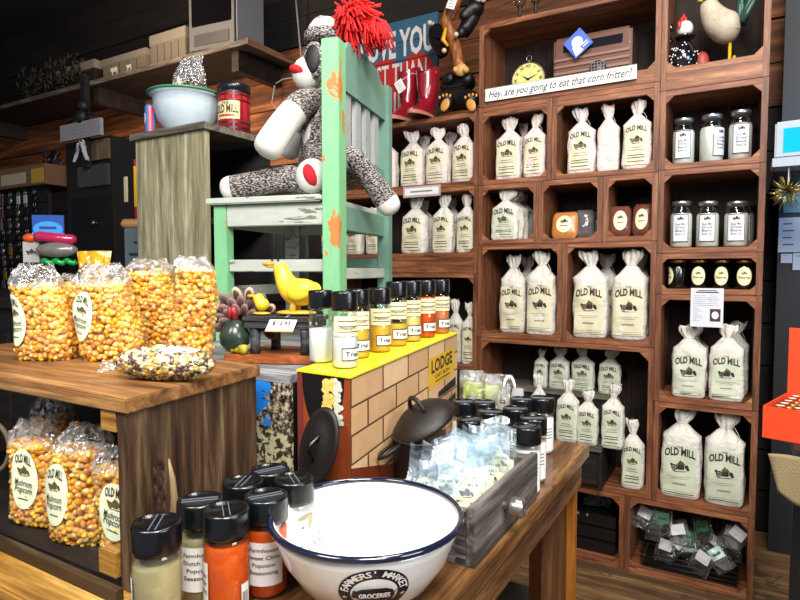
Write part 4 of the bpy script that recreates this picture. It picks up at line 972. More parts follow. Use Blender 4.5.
# hanging plaque with black bird figure and bow
pl = aty(80, 130, 1.93); t = thing('hanging_plaque', 'small grey plaque with black figure on top and white bow', 'plaque', (pl.x, 1.93, pl.z))
m = MB(); a0, a1 = aty(60, 130, 1.93).x-pl.x, aty(100, 130, 1.93).x-pl.x; m.box(a0, a1, 0, .02, -.045, .045); m.build('board', plain('plaque_grey', '9a9aa0', .5, 0, 0, 10, .4, 0, '77777c'), t)
m = MB(); P = plane_P((0, 0, 0), (1, 0, 0), (0, 0, 1), (0, -1, 0)); [decal_rect(m, P, a0*.7+.02*(i % 2), a1*.7, .02-.018*i, .024-.018*i, 0, 2, 2) for i in range(3)]; m.build('lettering', M_INKG, t)
m = MB(); m.ell((0, .01, .075), (.04, .03, .04)); m.ell((0.02, .01, .13), (.035, .03, .035)); m.tube([(-.16, .01, .05), (-.06, .01, .07), (.06, .01, .08), (.16, .01, .07)], .006); m.build('black_figure', M_BLACKM, t)
m = MB()
for s_ in (-1, 1): m.grid(lambda i, j, s_=s_: Vector((s_*(.01+.05*j+.01*math.sin(9*i)), .0+.012*math.sin(6*i+3*j), -.05-.12*j-.03*i*(1-j))), 6, 8)
m.build('bow', plain('bow_cloth', 'b0b0b4', .7), t)
MB().box(-.02, .02, .02, .05, -.2, .3).build('post', W_DARK, t)
# white-dark figures left of bow
pb = aty(52, 155, 2.05); t = thing('wire_ornament', 'black tangled wire ornament hanging on the cabinet side', 'ornament', (pb.x, 2.05, pb.z-.06)); m = MB(); rn = random.Random(2)
for k in range(16): m.tube([Vector((rn.uniform(-.09, .09), rn.uniform(-.02, .02), rn.uniform(-.08, .1))) for _ in range(4)], .006, 5)
m.build('wires', plain('dull_wire', '3a3a40', .4, .6), t)
# trinket rack
x0, x1 = aty(-14, 230, 1.9).x, aty(42, 230, 1.9).x; zt = aty(20, 188, 1.9).z; w = (x1-x0)/2; xm = (x0+x1)/2
t = thing('display_rack', 'black display rack at the far left hung with trinkets', 'rack', (xm, 1.92, CZ))
MB().box(-w, w, .02, .04, 0, zt-CZ).build('back_board', M_BLACKM, t); MB().box(-w, w, 0, .1, 0, .02).build('base', M_BLACKM, t)
m = MB(); rows = 8
for j in range(rows): m.tube([(-w, 0, (zt-CZ)*(j+.9)/rows), (w, 0, (zt-CZ)*(j+.9)/rows)], .004, 6)
m.build('rail', M_IRON, t)
tr = MB(); rn = random.Random(8)
pm = [M_SILVER, plain('trinket_brown', '5a3c2c', .4), plain('trinket_gold', 'a07828', .35, .5), plain('trinket_black', '141318', .3), plain('trinket_white', 'a8a8a8', .5)]
base = {}
for j in range(rows):
    for i in range(7):
        k = rn.choice((0, 0, 1, 1, 2, 3, 3, 3, 4)); key = (k, rn.randint(0, 1))
        loc = (xm-w+.05+(2*w-.1)*i/6+rn.uniform(-.015, .015), 1.885, CZ+(zt-CZ)*(j+.9)/rows-.066)
        lb = 'small %s trinket on a hook of the black display rack' % ['silver', 'brown', 'gilt', 'black', 'white'][k]
        if key not in base:
            e = thing('key_ring_charm', lb, 'trinket', loc, 0, lb.replace('small', 'little')); q = MB()
            if key[1]: q.lathe([(.0, -.004), (.022, -.004), (.022, .004), (0, .004)], 14, 0, MX)
            else: q.box(-.014, .014, -.004, .004, -.025, .025)
            q.build('charm', pm[k], e, bevel=0); q = MB(); q.tube([(.012*math.sin(a*PI/5), 0, .038+.014*math.cos(a*PI/5)) for a in range(10)], .0018, 5, 0, True); q.build('ring', M_SILVER, e); base[key] = e
        else: dup(base[key], loc, 0, lb)
x0, x1 = aty(-20, 180, 1.88).x, aty(45, 180, 1.88).x
t = thing('cardboard_box', 'brown cardboard box with pale label on top of trinket rack', 'box', ((x0+x1)/2, 1.88, zt+.001)); hb = aty(20, 167, 1.88).z-zt; w = (x1-x0)/2
MB().box(-w, w, 0, .25, 0, hb).build('carton', plain('carton_brown', '6a4a30', .7, 0, .2, 60), t, bevel=.002)
MB().box(-w*.3, w*.45, -.002, 0, hb*.15, hb*.7).build('pale_label', plain('aged_label', 'a89a84', .6), t); MB().box(w*.62, w*.97, -.002, 0, hb*.1, hb*.8).build('yellow_label', plain('mustard_label', 'b08a30', .6), t)
# packets stack
def simple(name, label, cat, mb, mats, loc=(0, 0, 0), group=None, bev=0): 
    return tag(mb.build(name, mats, None, loc, bev), label, cat, group)
D_ = 2.25
Q = lambda u, v: wp(u, v, D_)
p = Q(50, 268)
CN = thing('packet_bin', 'dark open bin under the heap of packets beside the rack', 'bin', (p.x, p.y, CZ)); h = p.z-CZ
MB().box(-.12, .12, -.06, .1, 0, max(.03, h-.04)).build('bin_body', W_DARK, CN)
p = Q(48, 226); m = MB(); hw = .055
m.box(-hw, hw, 0, .01, -.042, .042, 0); P = plane_P((0, 0, 0), (1, 0, 0), (0, 0, 1), (0, -1, 0)); decal_ell(m, P, .0, -.012, .052, .03, 1, 24, 2, .001); decal_rect(m, P, -.03, .03, -.012, -.002, 2, 3, 2, .002); decal_rect(m, P, -hw, hw, -.042, -.026, 1, 3, 2, .0015)
simple('blue_sign_card', 'blue card with pale blue oval standing above the packets', 'card', m, [plain('card_navy', '1c50a8', .4), plain('card_blue', '3a9cf0', .4), plain('card_ink', '1a3c78', .5)], p).rotation_euler = (0, 0, .75)
p = Q(56, 238); m = MB(); m.tube([(-.075, 0, .006), (-.06, 0, .006), (.06, 0, -.006), (.072, 0, -.007)], [.012, .02, .02, .01], 12); simple('pink_roll_pack', 'shiny deep pink rolled packet lying across the heap', 'packet', m, plain('pink_film', 'c02858', .15, 0, .5, 40), p).rotation_euler = (0, 0, .75)
p = Q(31, 238); m = MB(); m.ell((0, 0, 0), (.03, .02, .018)); simple('orange_packet', 'small orange packet at the left end of the pink roll', 'packet', m, plain('orange_film', 'e05a20', .3), p).rotation_euler = (0, 0, .75)
p = Q(57, 250); m = MB(); m.ell((0, 0, 0), (.075, .03, .03), 0, 20, 12); simple('grey_film_pack', 'greyish transparent film pack below the pink roll', 'packet', m, plain('grey_film', '9a9490', .2, .2, .8, 30, .7, 0, '5c5854'), p).rotation_euler = (0, 0, .75)
p = Q(31, 252); m = MB(); m.box(-.028, .028, 0, .02, -.04, .04, 0); P = plane_P((0, 0, 0), (1, 0, 0), (0, 0, 1), (0, -1, 0)); mill(m, P, 0, 0, .03, 1, .001); simple('white_label_pack', 'white packet with dark emblem left of the grey film pack', 'packet', m, [plain('dull_white_film', 'b8b6b2', .3), M_INK], p).rotation_euler = (0, 0, .75)
p = Q(59, 262); m = MB(); m.tube([Vector((-.06+.01*i, .006*math.cos(i*1.6), .006*math.sin(i*1.6))) for i in range(13)], .011, 8); simple('green_twist_pack', 'bright green twisted packet under the grey film pack', 'packet', m, plain('green_film', '18a048', .2), p).rotation_euler = (0, 0, .75)
# grey metal box with wooden roller
p0, p1 = wp(118, 262, 2.33), wp(151, 262, 2.33); pz = wp(134, 228, 2.33).z
t = thing('metal_toolbox', 'grey-blue metal box with slots beside the weathered cabinet', 'metal box', ((p0.x+p1.x)/2, (p0.y+p1.y)/2+.05, CZ), .5); w = (p1-p0).length/2
MB().box(-w, w, -.04, .1, 0, pz-CZ).build('body', plain('blue_grey_metal', '5c6e76', .45, .3), t, bevel=.004)
m = MB(); zz = pz-CZ
for a in (-.4, 0): MB().box(w*a, w*(a+.28), -.042, -.039, zz-.062, zz-.054).build('slot', M_BLACKM, t)
MB().box(-w*.7, w*.1, -.042, -.039, zz-.11, zz-.1).build('slot', M_BLACKM, t)
m = MB(); m.tube([(w*.5, 0, zz), (w*.5, 0, zz+.04), (w*.25, 0, zz+.055), (-w*.2, 0, zz+.05), (-w*.4, 0, zz+.02)], .003, 6); m.build('wire_handle', M_SILVER, t)
m = MB(); m.tube([(-w*1.3, -.02, zz+.014), (-w*1.1, -.02, zz+.018), (-w*.2, -.02, zz+.018), (w*.1, -.02, zz+.016)], [.008, .02, .02, .01], 12); m.build('wooden_grip', plain('grip_wood', 'b88858', .5), t)
# red and yellow tall pack, cream strip
p0 = wp(141, 228, 2.5); zt_ = wp(139, 153, 2.5).z; 
t = thing('red_tube_pack', 'tall red pack with yellow upper stripe beside the weathered cabinet', 'packet', (p0.x, p0.y, CZ), .4); H_ = zt_-CZ
MB().box(-.022, .022, -.01, .01, .0, H_*.95).build('sleeve', plain('pack_red', 'b01830', .35), t, bevel=.003)
MB().box(-.02, .006, -.013, -.0105, H_*.62, H_*.9).build('yellow_stripe', plain('pack_yellow', 'e0a818', .35), t)
MB().ell((0, 0, H_*.985), (.014, .01, .02)).build('cap', MATS['pack_red'], t)
m = MB(); [m.box(.0, .012, -.013, -.011, H_*(.1+.05*i), H_*(.12+.05*i)) for i in range(8)]; m.build('lettering', MATS['mustard_label'], t)
p0 = wp(126, 202, 2.45); z0_, z1_2 = p0.z, wp(125, 177, 2.45).z; t = thing('wooden_ruler', 'short cream wooden stick standing upright beside the red pack', 'stick', (p0.x, p0.y, CZ)); MB().box(-.012, .012, 0, .004, 0, z0_-CZ).build('dark_holder', M_BLACKM, t); MB().box(-.009, .009, -.002, .004, z0_-CZ, z1_2-CZ).build('stick', plain('cream_wood', 'c8bc98', .6), t)
# ================================================================ tall weathered cabinet with bowl, tin, corn bag
WZ = 1.722
t = thing('weathered_cabinet', 'tall weathered grey-brown wooden cabinet behind the popcorn, open side', 'cabinet', (-1.665, 1.32, 0))
m = MB()
for k in range(4): m.box(-.175+.0875*k+.001, -.175+.0875*(k+1)-.001, 0, .018, 0, WZ-.022)
m.build('front_boards', W_GREY, t); MB().box(-.175, -.157, .018, .3, 0, WZ-.022).build('side_panel', W_GREY, t)
MB().box(-.157, .175, .282, .3, 0, WZ-.022).build('back_panel', W_LOGD, t)
MB().box(-.19, .185, -.012, .31, WZ-.022, WZ).build('top_board', W_GREYX, t)
for z_ in (.5, 1.0, 1.4): MB().box(-.157, .172, .019, .28, z_, z_+.02).build('shelf', W_DARK, t)
bx_, by_ = -1.715, 1.44
t = thing('enamel_bowl', 'white bowl with a green rim on top of the weathered cabinet', 'bowl', (bx_, by_, WZ))
prof = [(.0003, .002), (.055, .002), (.06, .0), (.075, .02), (.1, .055), (.113, .1), (.115, .135), (.132, .142)]
inn = [(.128, .144), (.11, .138), (.107, .1), (.094, .058), (.07, .026), (.0003, .012)]
MB().lathe(prof+inn, 40, 0, cap=False).build('bowl_body', plain('pale_blue_glass', 'c4d4dc', .2, 0, 0, 10, .5, .3), t)
MB().tube([(.131*math.cos(a*PI/20), .131*math.sin(a*PI/20), .143) for a in range(40)], .0035, 8, 0, True).build('rim', plain('rim_green', '3a9468', .25), t)
popcorn_bag(.125, .09, .09, 77, 'cellophane bag of dark red corn lying in the green-rimmed bowl', (bx_+.015, by_-.01, WZ+.085), .3, top=1.1, oval=(.018, .03, 1.0), lx=-.03, rot=.3, name='Red\nPopcorn', pal=['3a1418', '5a1c20', '2a1014', '6e3030', '8a5a50', '481c1c'])
t = thing('popcorn_tin', 'red plaid tin with cream label and dark lid beside the bowl', 'tin', (-1.535, 1.49, WZ), 0); r, H_ = .054, .165
MB().lathe([(r, 0), (r, H_*.86)], 32).build('can', plain('tin_red', 'b8202a', .3), t)
m = MB(); P = cyl_P(r, 0, -PI/2+.25)
for z_ in (.06, .17, .62, .74, .8): decal_rect(m, P, -.15, .15, H_*z_, H_*(z_+.035), 0, 40, 2, .0005)
for k in range(-5, 6): decal_rect(m, P, k*.028-.003, k*.028+.003, .001, H_*.85, 1, 2, 2, .0004)
m.build('plaid_stripe', [plain('plaid_black', '1c1214', .4), plain('plaid_dark_red', '6a141c', .4)], t)
MB().lathe([(r*1.03, H_*.84), (r*1.03, H_*.98), (r*.98, H_)], 32).build('lid', plain('lid_navy', '161a28', .25), t)
m = MB(); decal_rect(m, P, -.048, .048, H_*.25, H_*.62, 0, 12, 2, .0012); decal_text(m, P, 'THE', 0, H_*.57, .014, 1, .01, off=.0018); decal_text(m, P, 'OLD MILL', 0, H_*.45, .03, 1, .02, w=.086, off=.0018, ys=1.3); decal_rect(m, P, -.03, .03, H_*.3, H_*.34, 2, 6, 2, .0016)
m.build('label', [plain('tin_label_cream', 'd8c890', .4), M_INK, MATS['tin_red']], t)
m = MB(); m.lathe([(.017, 0), (.018, .003), (.018, .1), (.014, .108), (.001, .108)], 18); P = cyl_P(.018)
o = thing('match_tube', 'small blue and red tube left of the bowl on the cabinet', 'tube', (-1.81, 1.36, WZ)); m.build('tube', plain('tube_blue', '2e86c8', .3), o)
m = MB(); decal_rect(m, P, .008, .026, .005, .1, 1, 6, 2, .001); decal_ell(m, P, -.006, .06, .007, .02, 0, 10, 1, .001); m.build('stripe', [M_WHITE, plain('tube_pink', 'd83858', .3)], o)
# grey boards crate seen behind the chair
t = thing('grey_plank_crate', 'dark grey plank crate standing behind the green chair', 'crate', (-2.2, 2.40, 0)); m = MB()
for k in range(6): m.box(-.24+.08*k+.002, -.16+.08*k-.002, 0, .015, 0, 1.50)
m.build('front_boards', wood('smoky_grey_boards', '1c1e1e', '3c403e', '5c625e', 'z', 1, .7), t); MB().box(-.24, .24, .015, .2, 0, 1.49).build('body', W_DARK, t)
# ================================================================ display table
TZ = .82
t = thing('display_table', 'long worn wooden table carrying the bowl, crates and shakers', 'table', (0, 0, 0))
xs = [-1.475, -1.22, -.98, -.76, -.54, -.395, -.308]
for k in range(6): MB().box(xs[k]+.001, xs[k+1]-.001, .48, 1.46, TZ-.03, TZ).build('top_plank', W_TABLE, t, bevel=.002)
MB().box(-1.475, -.308, .392, .479, TZ-.03, TZ).build('front_plank', W_TABLE_F, t, bevel=.003)
MB().box(-.327, -.312, .42, 1.395, TZ-.08, TZ-.034).build('side_apron', wood('apron_wood', '2a180c', '6a4628', '9a7248', 'y', .7, .5), t, bevel=.002)
MB().box(-1.48, -.33, .40, .42, TZ-.12, TZ-.0305).build('front_apron', W_TABLE_F, t)
MB().box(-.44, -.328, 1.40, 1.425, 0, TZ-.0305).build('leg', W_LEG, t, bevel=.003)
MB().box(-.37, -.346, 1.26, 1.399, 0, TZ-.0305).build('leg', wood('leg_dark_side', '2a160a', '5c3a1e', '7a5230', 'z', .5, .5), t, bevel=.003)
for x_, y_ in ((-1.45, .43), (-.42, .43), (-1.45, 1.36)): MB().box(x_, x_+.07, y_, y_+.07, 0, TZ-.0305).build('leg', W_LEG, t)
# things stored below the table
for k, (x_, y_, s_) in enumerate(((-.62, 1.62, .24), (-.70, 1.2, .3))):
    t = thing('storage_tray', ['black slatted tray on the floor beyond the table leg', 'dark tray stored on the floor under the table'][k], 'tray', (x_, y_, 0))
    for j in range(3): MB().box(-s_/2, s_/2, -.12, .12, .002+.09*j, .082+.09*j).build('tray_tier', M_BLACK, t, bevel=.004)
# ================================================================ left crate with popcorn
A, B_ = (-.690, .472), (-.738, .760)
t = thing('display_crate', 'brown wooden crate at the left, open front, popcorn bags in and on it', 'crate', (0, 0, 0))
top = MB(); e = .012
MB().prism([(-1.45, .468), (-.684, .468), (-.732, .765), (-1.45, .78)], 1.062, 1.082).build('top_board', W_CRATE_T, t, bevel=.002)
sp = MB(); sp.prism([A, (A[0]-.02, A[1]), (B_[0]-.02, B_[1]), B_][::-1], TZ+.001, 1.0615); sp.build('side_panel', W_CRATE_S, t, bevel=.001)
MB().prism([(-1.45, .456), (-.7105, .466), (-.7585, .760), (-1.45, .762)], TZ+.001, TZ+.016).build('bottom_board', W_DARK, t)
MB().prism([(-1.45, .445), (-.68, .445), (-.68, .4555), (-1.45, .4555)], TZ+.001, TZ+.018).build('front_lip', wood('lip_wood', '1c140c', '3c2c1c', '5a4630', 'x', .8, .5), t)
MB().box(-1.45, -.76, .763, .775, TZ+.001, 1.06).build('back_panel', W_SHELF_B, t)
MB().prism([(-.745, .472), (-.712, .472), (-.72, .51), (-.75, .51)], 1.034, 1.0615).build('corner_block', W_TABLE_F, t)
MB().prism([(-.75, .467), (-.7125, .467), (-.718, .51), (-.72, .51)], TZ+.0165, TZ+.05).build('corner_block', W_TABLE_F, t)
# bark and branch stub on the crate side
dv = Vector((B_[0]-A[0], B_[1]-A[1], 0)).normalized(); nr = Vector((dv.y, -dv.x, 0)); S = lambda s, z, o=0: Vector((A[0], A[1], 0))+dv*s+nr*o+Vector((0, 0, z))
m = MB(); rn = random.Random(3)
m.tube([S(.075, .98, -.002), S(.08, .95, 0), S(.083, .92, 0), S(.078, .88, 0), S(.07, .84, -.002)], [.002, .005, .006, .005, .002], 8); m.build('pale_branch_scar', wood('branch_scar', '6a5038', 'a08662', 'b8a078', 'z', 1, .6), t)
m = MB()
for k in range(16): m.ell(S(.055+.009*math.sin(k*2.3), .985-.0088*k, -.002), (.009, .0022, .010), 0, 8, 6)
m.build('bark_patch', plain('bark', '3a1e14', .9, 0, 1, 80), t)
# ---- popcorn bags on top (z = 1.082)
Z = 1.0825
def pb(u, v, z): p = atz(u, v, z); return p
p = pb(37, 360, Z); popcorn_bag(.104, .075, .135, 1, 'popcorn bag leftmost on the crate top, standing, round label at its left', (p.x, p.y+.02, Z), .42, .32, -PI/2, (.022, .048, .56), lx=-.036)
p = pb(108, 361, Z); popcorn_bag(.112, .08, .138, 2, 'popcorn bag slumped in the middle of the crate top, tall label', (p.x-.012, p.y+.02, Z), .5, .3, -PI/2, (.021, .048, .60), lx=-.03, rot=-.35)
p = pb(83, 340, Z); popcorn_bag(.085, .06, .13, 3, 'popcorn bag behind, between leftmost bag and slumped bag', (p.x-.02, p.y+.0, Z), .45, .22, -PI/2, (.022, .045, .55), lx=-.033)
p = pb(160, 352, Z); popcorn_bag(.105, .075, .158, 4, 'tall popcorn bag with wrinkled clear top, right of the slumped bag', (p.x-.022, p.y+.01, Z), .55, .2, -PI/2, (.022, .055, .56), lx=-.036)
p = pb(200, 340, Z); popcorn_bag(.075, .06, .165, 5, 'popcorn bag rearmost at the right against the weathered cabinet', (-.866, .725, Z), .6, .16, -PI/2, None)
# yellow gingham-tied top behind
p = wp(94, 262, 1.2); 
t = thing('yellow_tied_bag', 'yellow printed cloth bag with gathered top behind the popcorn', 'bag', (-1.24, .93, 1.04), .3)
q = p-Vector((-1.24, .93, 1.04))
YG = peel('yellow_gingham', 'f0a814', 'f8e8b8', None, .56, 60, sz=(1, 1, 1))
f = lambda i, j: Vector((p.x, p.y, 0))+Vector(((.03-.018*math.sin(PI*min(1, j*1.5))+(.02*max(0, j-.6)/.4))*math.cos(2*PI*i)*(1+.12*math.sin(7*2*PI*i)), .016*math.sin(2*PI*i)*(1+.2*math.sin(5*2*PI*i)), 1.10+(p.z+.022-1.10)*j))
m = MB(); m.grid(f, 32, 16, 0, True, True)
t.location = (p.x, p.y, 1.0565); t.rotation_euler = (0, 0, 0)
m.v = [(a-p.x, b-p.y, c-1.0565) for a, b, c in m.v]; m.build('gathered_cloth', YG, t)
MB().lathe([(.03, 0), (.034, .01), (.034, .045), (.028, .06)], 20).build('bag_body', YG, t)
# ---- the lying mixed bag
p = pb(158, 380, Z)
t = thing('popcorn_bag', 'bag of multicoloured corn lying flat on the crate top', 'bag of popcorn', (p.x, p.y+.012, Z), .28)
Lh, Wd, Ht = .082, .036, .048
def lay(a, s, sw=0):   # a around, s along -1..1
    e = (1-abs(s)**3.2)**.5 if abs(s) < 1 else 0
    y = math.cos(a)*(Wd*e+sw); z = math.sin(a)*(Ht/2*e+sw); g = 1+.08*noise.noise(Vector((s*4, math.cos(a)*2, math.sin(a)*2)))
    return Vector((s*(Lh+sw), y*g, Ht/2+max(-Ht/2+.001, z*g)))
pts = []; rn = random.Random(9)
for i in range(30):
    s_ = -0.98+1.96*i/29; e = (1-abs(s_)**3.2)**.5; n_ = max(4, int(2*PI*.03*e/.0066)); o_ = rn.random()
    pts += [lay(2*PI*(k+o_)/n_, s_+rn.uniform(-.02, .02), -.003+rn.uniform(-.002, .001)) for k in range(n_)]
pts = [q for q in pts if q.z > .004]
kn = kernels('popcorn_kernels', pts, t, .0042, MIX, 5)
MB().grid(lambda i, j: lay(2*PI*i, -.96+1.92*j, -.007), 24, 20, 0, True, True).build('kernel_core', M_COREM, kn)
MB().grid(lambda i, j: lay(2*PI*i, -1+2*j, .0015), 40, 30, 0, True, True).build('cellophane', M_CELLO, t)
m = MB(); m.grid(lambda i, j: Vector((-Lh+.004-.03*j, (Wd*.4+.012*j)*(2*i-1), .012+.01*math.sin(9*i+4*j)*j+.004*j)), 12, 6, 0, False); m.build('loose_end', M_CELLT, t)
m = MB(); P = lambda x_, y_, off: Vector((x_+.022, y_, 0))+Vector((0, .004, lay(PI/2, (x_+.022)/Lh, .003).z+off-abs(y_)*.35))
decal_ell(m, P, 0, 0, .038, .022, 0, 28, 4); mill(m, P, -.012, 0, .018, 1, .001); decal_rect(m, P, .004, .03, .004, .006, 1, 3, 2, .0012); decal_rect(m, P, .004, .024, -.004, -.002, 1, 3, 2, .0012); m.build('oval_label', [M_OVAL, M_INK], t)
# ---- bags inside the crate
Z = TZ+.0165
popcorn_bag(.105, .07, .128, 21, 'popcorn bag at the left inside the crate, label facing out', (-.985, .522, Z), .25, .3, -PI/2, (.026, .048, .62), lx=-.002, rot=-.12)
popcorn_bag(.10, .07, .138, 22, 'popcorn bag in the middle inside the crate with narrow label', (-.868, .518, Z), .3, .3, -PI/2, (.023, .047, .56), lx=-.018, rot=-.08)
popcorn_bag(.078, .06, .118, 23, 'popcorn bag at the right inside the crate, half hidden by its side', (-.775, .530, Z), .25, .3, -PI/2, (.026, .042, .56), lx=.006, rot=-.25)
popcorn_bag(.10, .07, .14, 24, 'popcorn bag partly cut by the left picture edge inside the crate', (-1.10, .60, Z), .2, .3, -PI/2, None)
m = MB(); c0 = atz(-8, 470, .95); m.tube([c0+Vector((.03*math.cos(a*PI/14), .012*math.cos(a*PI/14), .042*math.sin(a*PI/14))) for a in range(28)], .004, 8, 0, True)
m.v = [(a-c0.x, b-c0.y, c) for a, b, c in m.v]; simple('wicker_hoop', 'pale curved hoop handle at the far left inside the crate', 'hoop', m, plain('wicker', '6c5a44', .7), (-1.088, .495, -.0))
# ================================================================ painted crate under the chair
PZ = 1.055
t = thing('painted_crate', 'old crate with peeling blue, black and cream paint beside the box', 'crate', (0, 0, 0))
m = MB(); m.prism([(-1.42, .828), (-.712, .828), (-.86, 1.70), (-1.42, 1.70)], TZ+.001, PZ-.016); m.build('body', W_DARK, t)
bl, nt, out = newmat('painted_face'); v_ = coords(nt, (1, 1, 1), False)
sep = N(nt, 'ShaderNodeSeparateXYZ'); nt.links.new(v_, sep.inputs[0])
h = noise_(nt, v_, 55, 6, .65, .4); h2 = noise_(nt, v_, 24, 5, .6, .5); h3 = noise_(nt, v_, 140, 3, .6)
c1 = ramp(nt, h3, [(.4, '141210'), (.5, '5a4c40'), (.62, 'c8bc9c')]); 
c2 = mixc(nt, ramp(nt, h, [(.5, '000000'), (.53, 'ffffff')]), 'c9c39a', '3a3426')
zz_ = N(nt, 'ShaderNodeMath', operation='ADD'); nt.links.new(sep.outputs[2], zz_.inputs[0]); mm = N(nt, 'ShaderNodeMath', operation='MULTIPLY'); nt.links.new(h2, mm.inputs[0]); mm.inputs[1].default_value = .04; nt.links.new(mm.outputs[0], zz_.inputs[1])
sel = ramp(nt, zz_.outputs[0], [(.967, '000000'), (.969, 'ffffff')]); base_ = mixc(nt, sel, c2, c1)
# blue paint remains high up on the left of the face
xx = N(nt, 'ShaderNodeMath', operation='COMPARE'); nt.links.new(sep.outputs[0], xx.inputs[0]); xx.inputs[1].default_value = -.778; xx.inputs[2].default_value = .02
zc_ = N(nt, 'ShaderNodeMath', operation='GREATER_THAN'); nt.links.new(sep.outputs[2], zc_.inputs[0]); zc_.inputs[1].default_value = .955
hb_ = N(nt, 'ShaderNodeMath', operation='GREATER_THAN'); nt.links.new(h2, hb_.inputs[0]); hb_.inputs[1].default_value = .47
a1 = N(nt, 'ShaderNodeMath', operation='MULTIPLY'); nt.links.new(xx.outputs[0], a1.inputs[0]); nt.links.new(zc_.outputs[0], a1.inputs[1]); a2 = N(nt, 'ShaderNodeMath', operation='MULTIPLY'); nt.links.new(a1.outputs[0], a2.inputs[0]); nt.links.new(hb_.outputs[0], a2.inputs[1])
finish(nt, out, mixc(nt, a2.outputs[0], base_, '1e84e0'), .5, 0, bump(nt, h, .8, .002), .4)
MB().box(-1.42, -.712, .818, .8275, TZ+.001, PZ-.016).build('front_face', bl, t)
m = MB(); m.prism([(-1.43, .818), (-.712, .818), (-.865, 1.71), (-1.43, 1.71)], PZ-.015, PZ); m.build('top_board', wood('grey_top', '3a3a3a', '8a8c8c', 'b4b6b4', 'x', .7, .7), t)
# live-edge board
a_, b_2 = atz(229, 366, PZ+.0165), atz(309, 376, PZ+.0165)
m = MB(); pl_ = [(-.93, .862), (-.90, .87), (-.86, .89), (-.82, .90), (-.78, .922), (-.752, .93), (-.80, 1.06), (-.96, 1.02)]
m.prism(pl_, PZ+.0005, PZ+.019, 0); simple('live_edge_board', 'orange-brown live-edge board under the turkey and the small bench', 'board', m, W_RED, bev=.002)
BZ = PZ+.0195
# small bench
cbx, cby = -.838, .955
t = thing('miniature_bench', 'dark grey miniature wooden bench carrying the yellow duck', 'bench', (cbx, cby, BZ), .3)
for k in range(3): MB().box(-.078, .078, -.05+.034*k, -.018+.034*k, .068, .078).build('seat_slat', W_BENCH, t, bevel=.0015)
MB().box(-.074, .074, -.048, .046, .054, .0675).build('apron', W_BENCH, t, bevel=.001)
for x_, y_ in ((-.055, -.035), (.058, -.035), (-.04, .033), (.05, .033)): MB().lathe([(.011, 0), (.0105, .02), (.0115, .054)], 10, 0, Matrix.Translation((x_, y_, 0))).build('leg', W_BENCH, t)
DZ = BZ+.0785
DY = plain('duck_yellow', 'f0d43a', .4, 0, .25, 60, .4, .2, 'e0a828')
t = thing('duck_figurine', 'yellow duck figurine standing on the miniature bench, head up left', 'figurine', (-.818, .965, DZ), .3)
skin('body', [(.052, 0, .055), (.03, 0, .05), (-.005, 0, .048), (-.025, 0, .068), (-.034, 0, .098), (-.042, 0, .112)], [(0, 1), (1, 2), (2, 3), (3, 4), (4, 5)], [(.012, .014), (.03, .032), .036, .024, .017, .0165], DY, t)
m = MB(); m.ell((-.064, 0, .110), (.014, .009, .005)); m.ell((-.06, 0, .105), (.010, .008, .003)); m.build('bill', plain('bill_orange', 'd89418', .4), t)
[MB().ell((-.048, s_*.0145, .118), (.003, .002, .003), 0, 8, 6).build('eye', M_BLACKM, t) for s_ in (-1, 1)]
[MB().ell((.018, s_*.03, .052), (.028, .008, .019), M=Matrix.Rotation(-.25, 4, 'Y')).build('wing', DY, t) for s_ in (-1, 1)]
m = MB(); m.ell((0, 0, .006), (.045, .028, .006), 0, 20, 8)
for s_ in (-1, 1): m.tube([(0, s_*.014, .03), (-.004, s_*.014, .006)], .007, 8)
m.build('footed_base', plain('duck_base', 'd8b038', .4), t)
t = thing('duckling_figurine', 'small yellow duckling figurine left of the big yellow duck', 'figurine', (-.885, .93, DZ), .3)
skin('body', [(.018, 0, .022), (0, 0, .02), (-.006, 0, .034), (-.012, 0, .046)], [(0, 1), (1, 2), (2, 3)], [.01, .018, .012, .0125], DY, t)
MB().ell((-.025, 0, .041), (.009, .005, .004)).build('bill', MATS['bill_orange'], t); MB().ell((0, 0, .004), (.02, .014, .004)).build('base', MATS['duck_base'], t)
MM = Matrix.Translation((-.805, .903, DZ-.014)) @ Matrix.Rotation(.3, 4, 'Z') @ Matrix.Rotation(math.radians(-48), 4, 'X')
m = MB(); m.box(-.03, .03, -.0005, .0005, -.018, .018, 0, MM); P2 = lambda a, b, off: MM @ Vector((a, -.0008-off, b))
m.box(-.03, .03, -.001, .0005, -.021, -.018, 2, MM); decal_text(m, P2, '$12.95', 0, .002, .015, 1, .01); decal_rect(m, P2, -.02, .02, -.012, -.011, 1, 2, 2)
m.tube([(-.81, .915, DZ-.002), (-.815, .94, DZ+.002)], .0008, 4, 0)
simple('price_card', 'white price card hanging from the front of the miniature bench', 'price tag', m, [M_WHITE, M_INK, plain('card_edge_tan', 'c88a40', .6)])
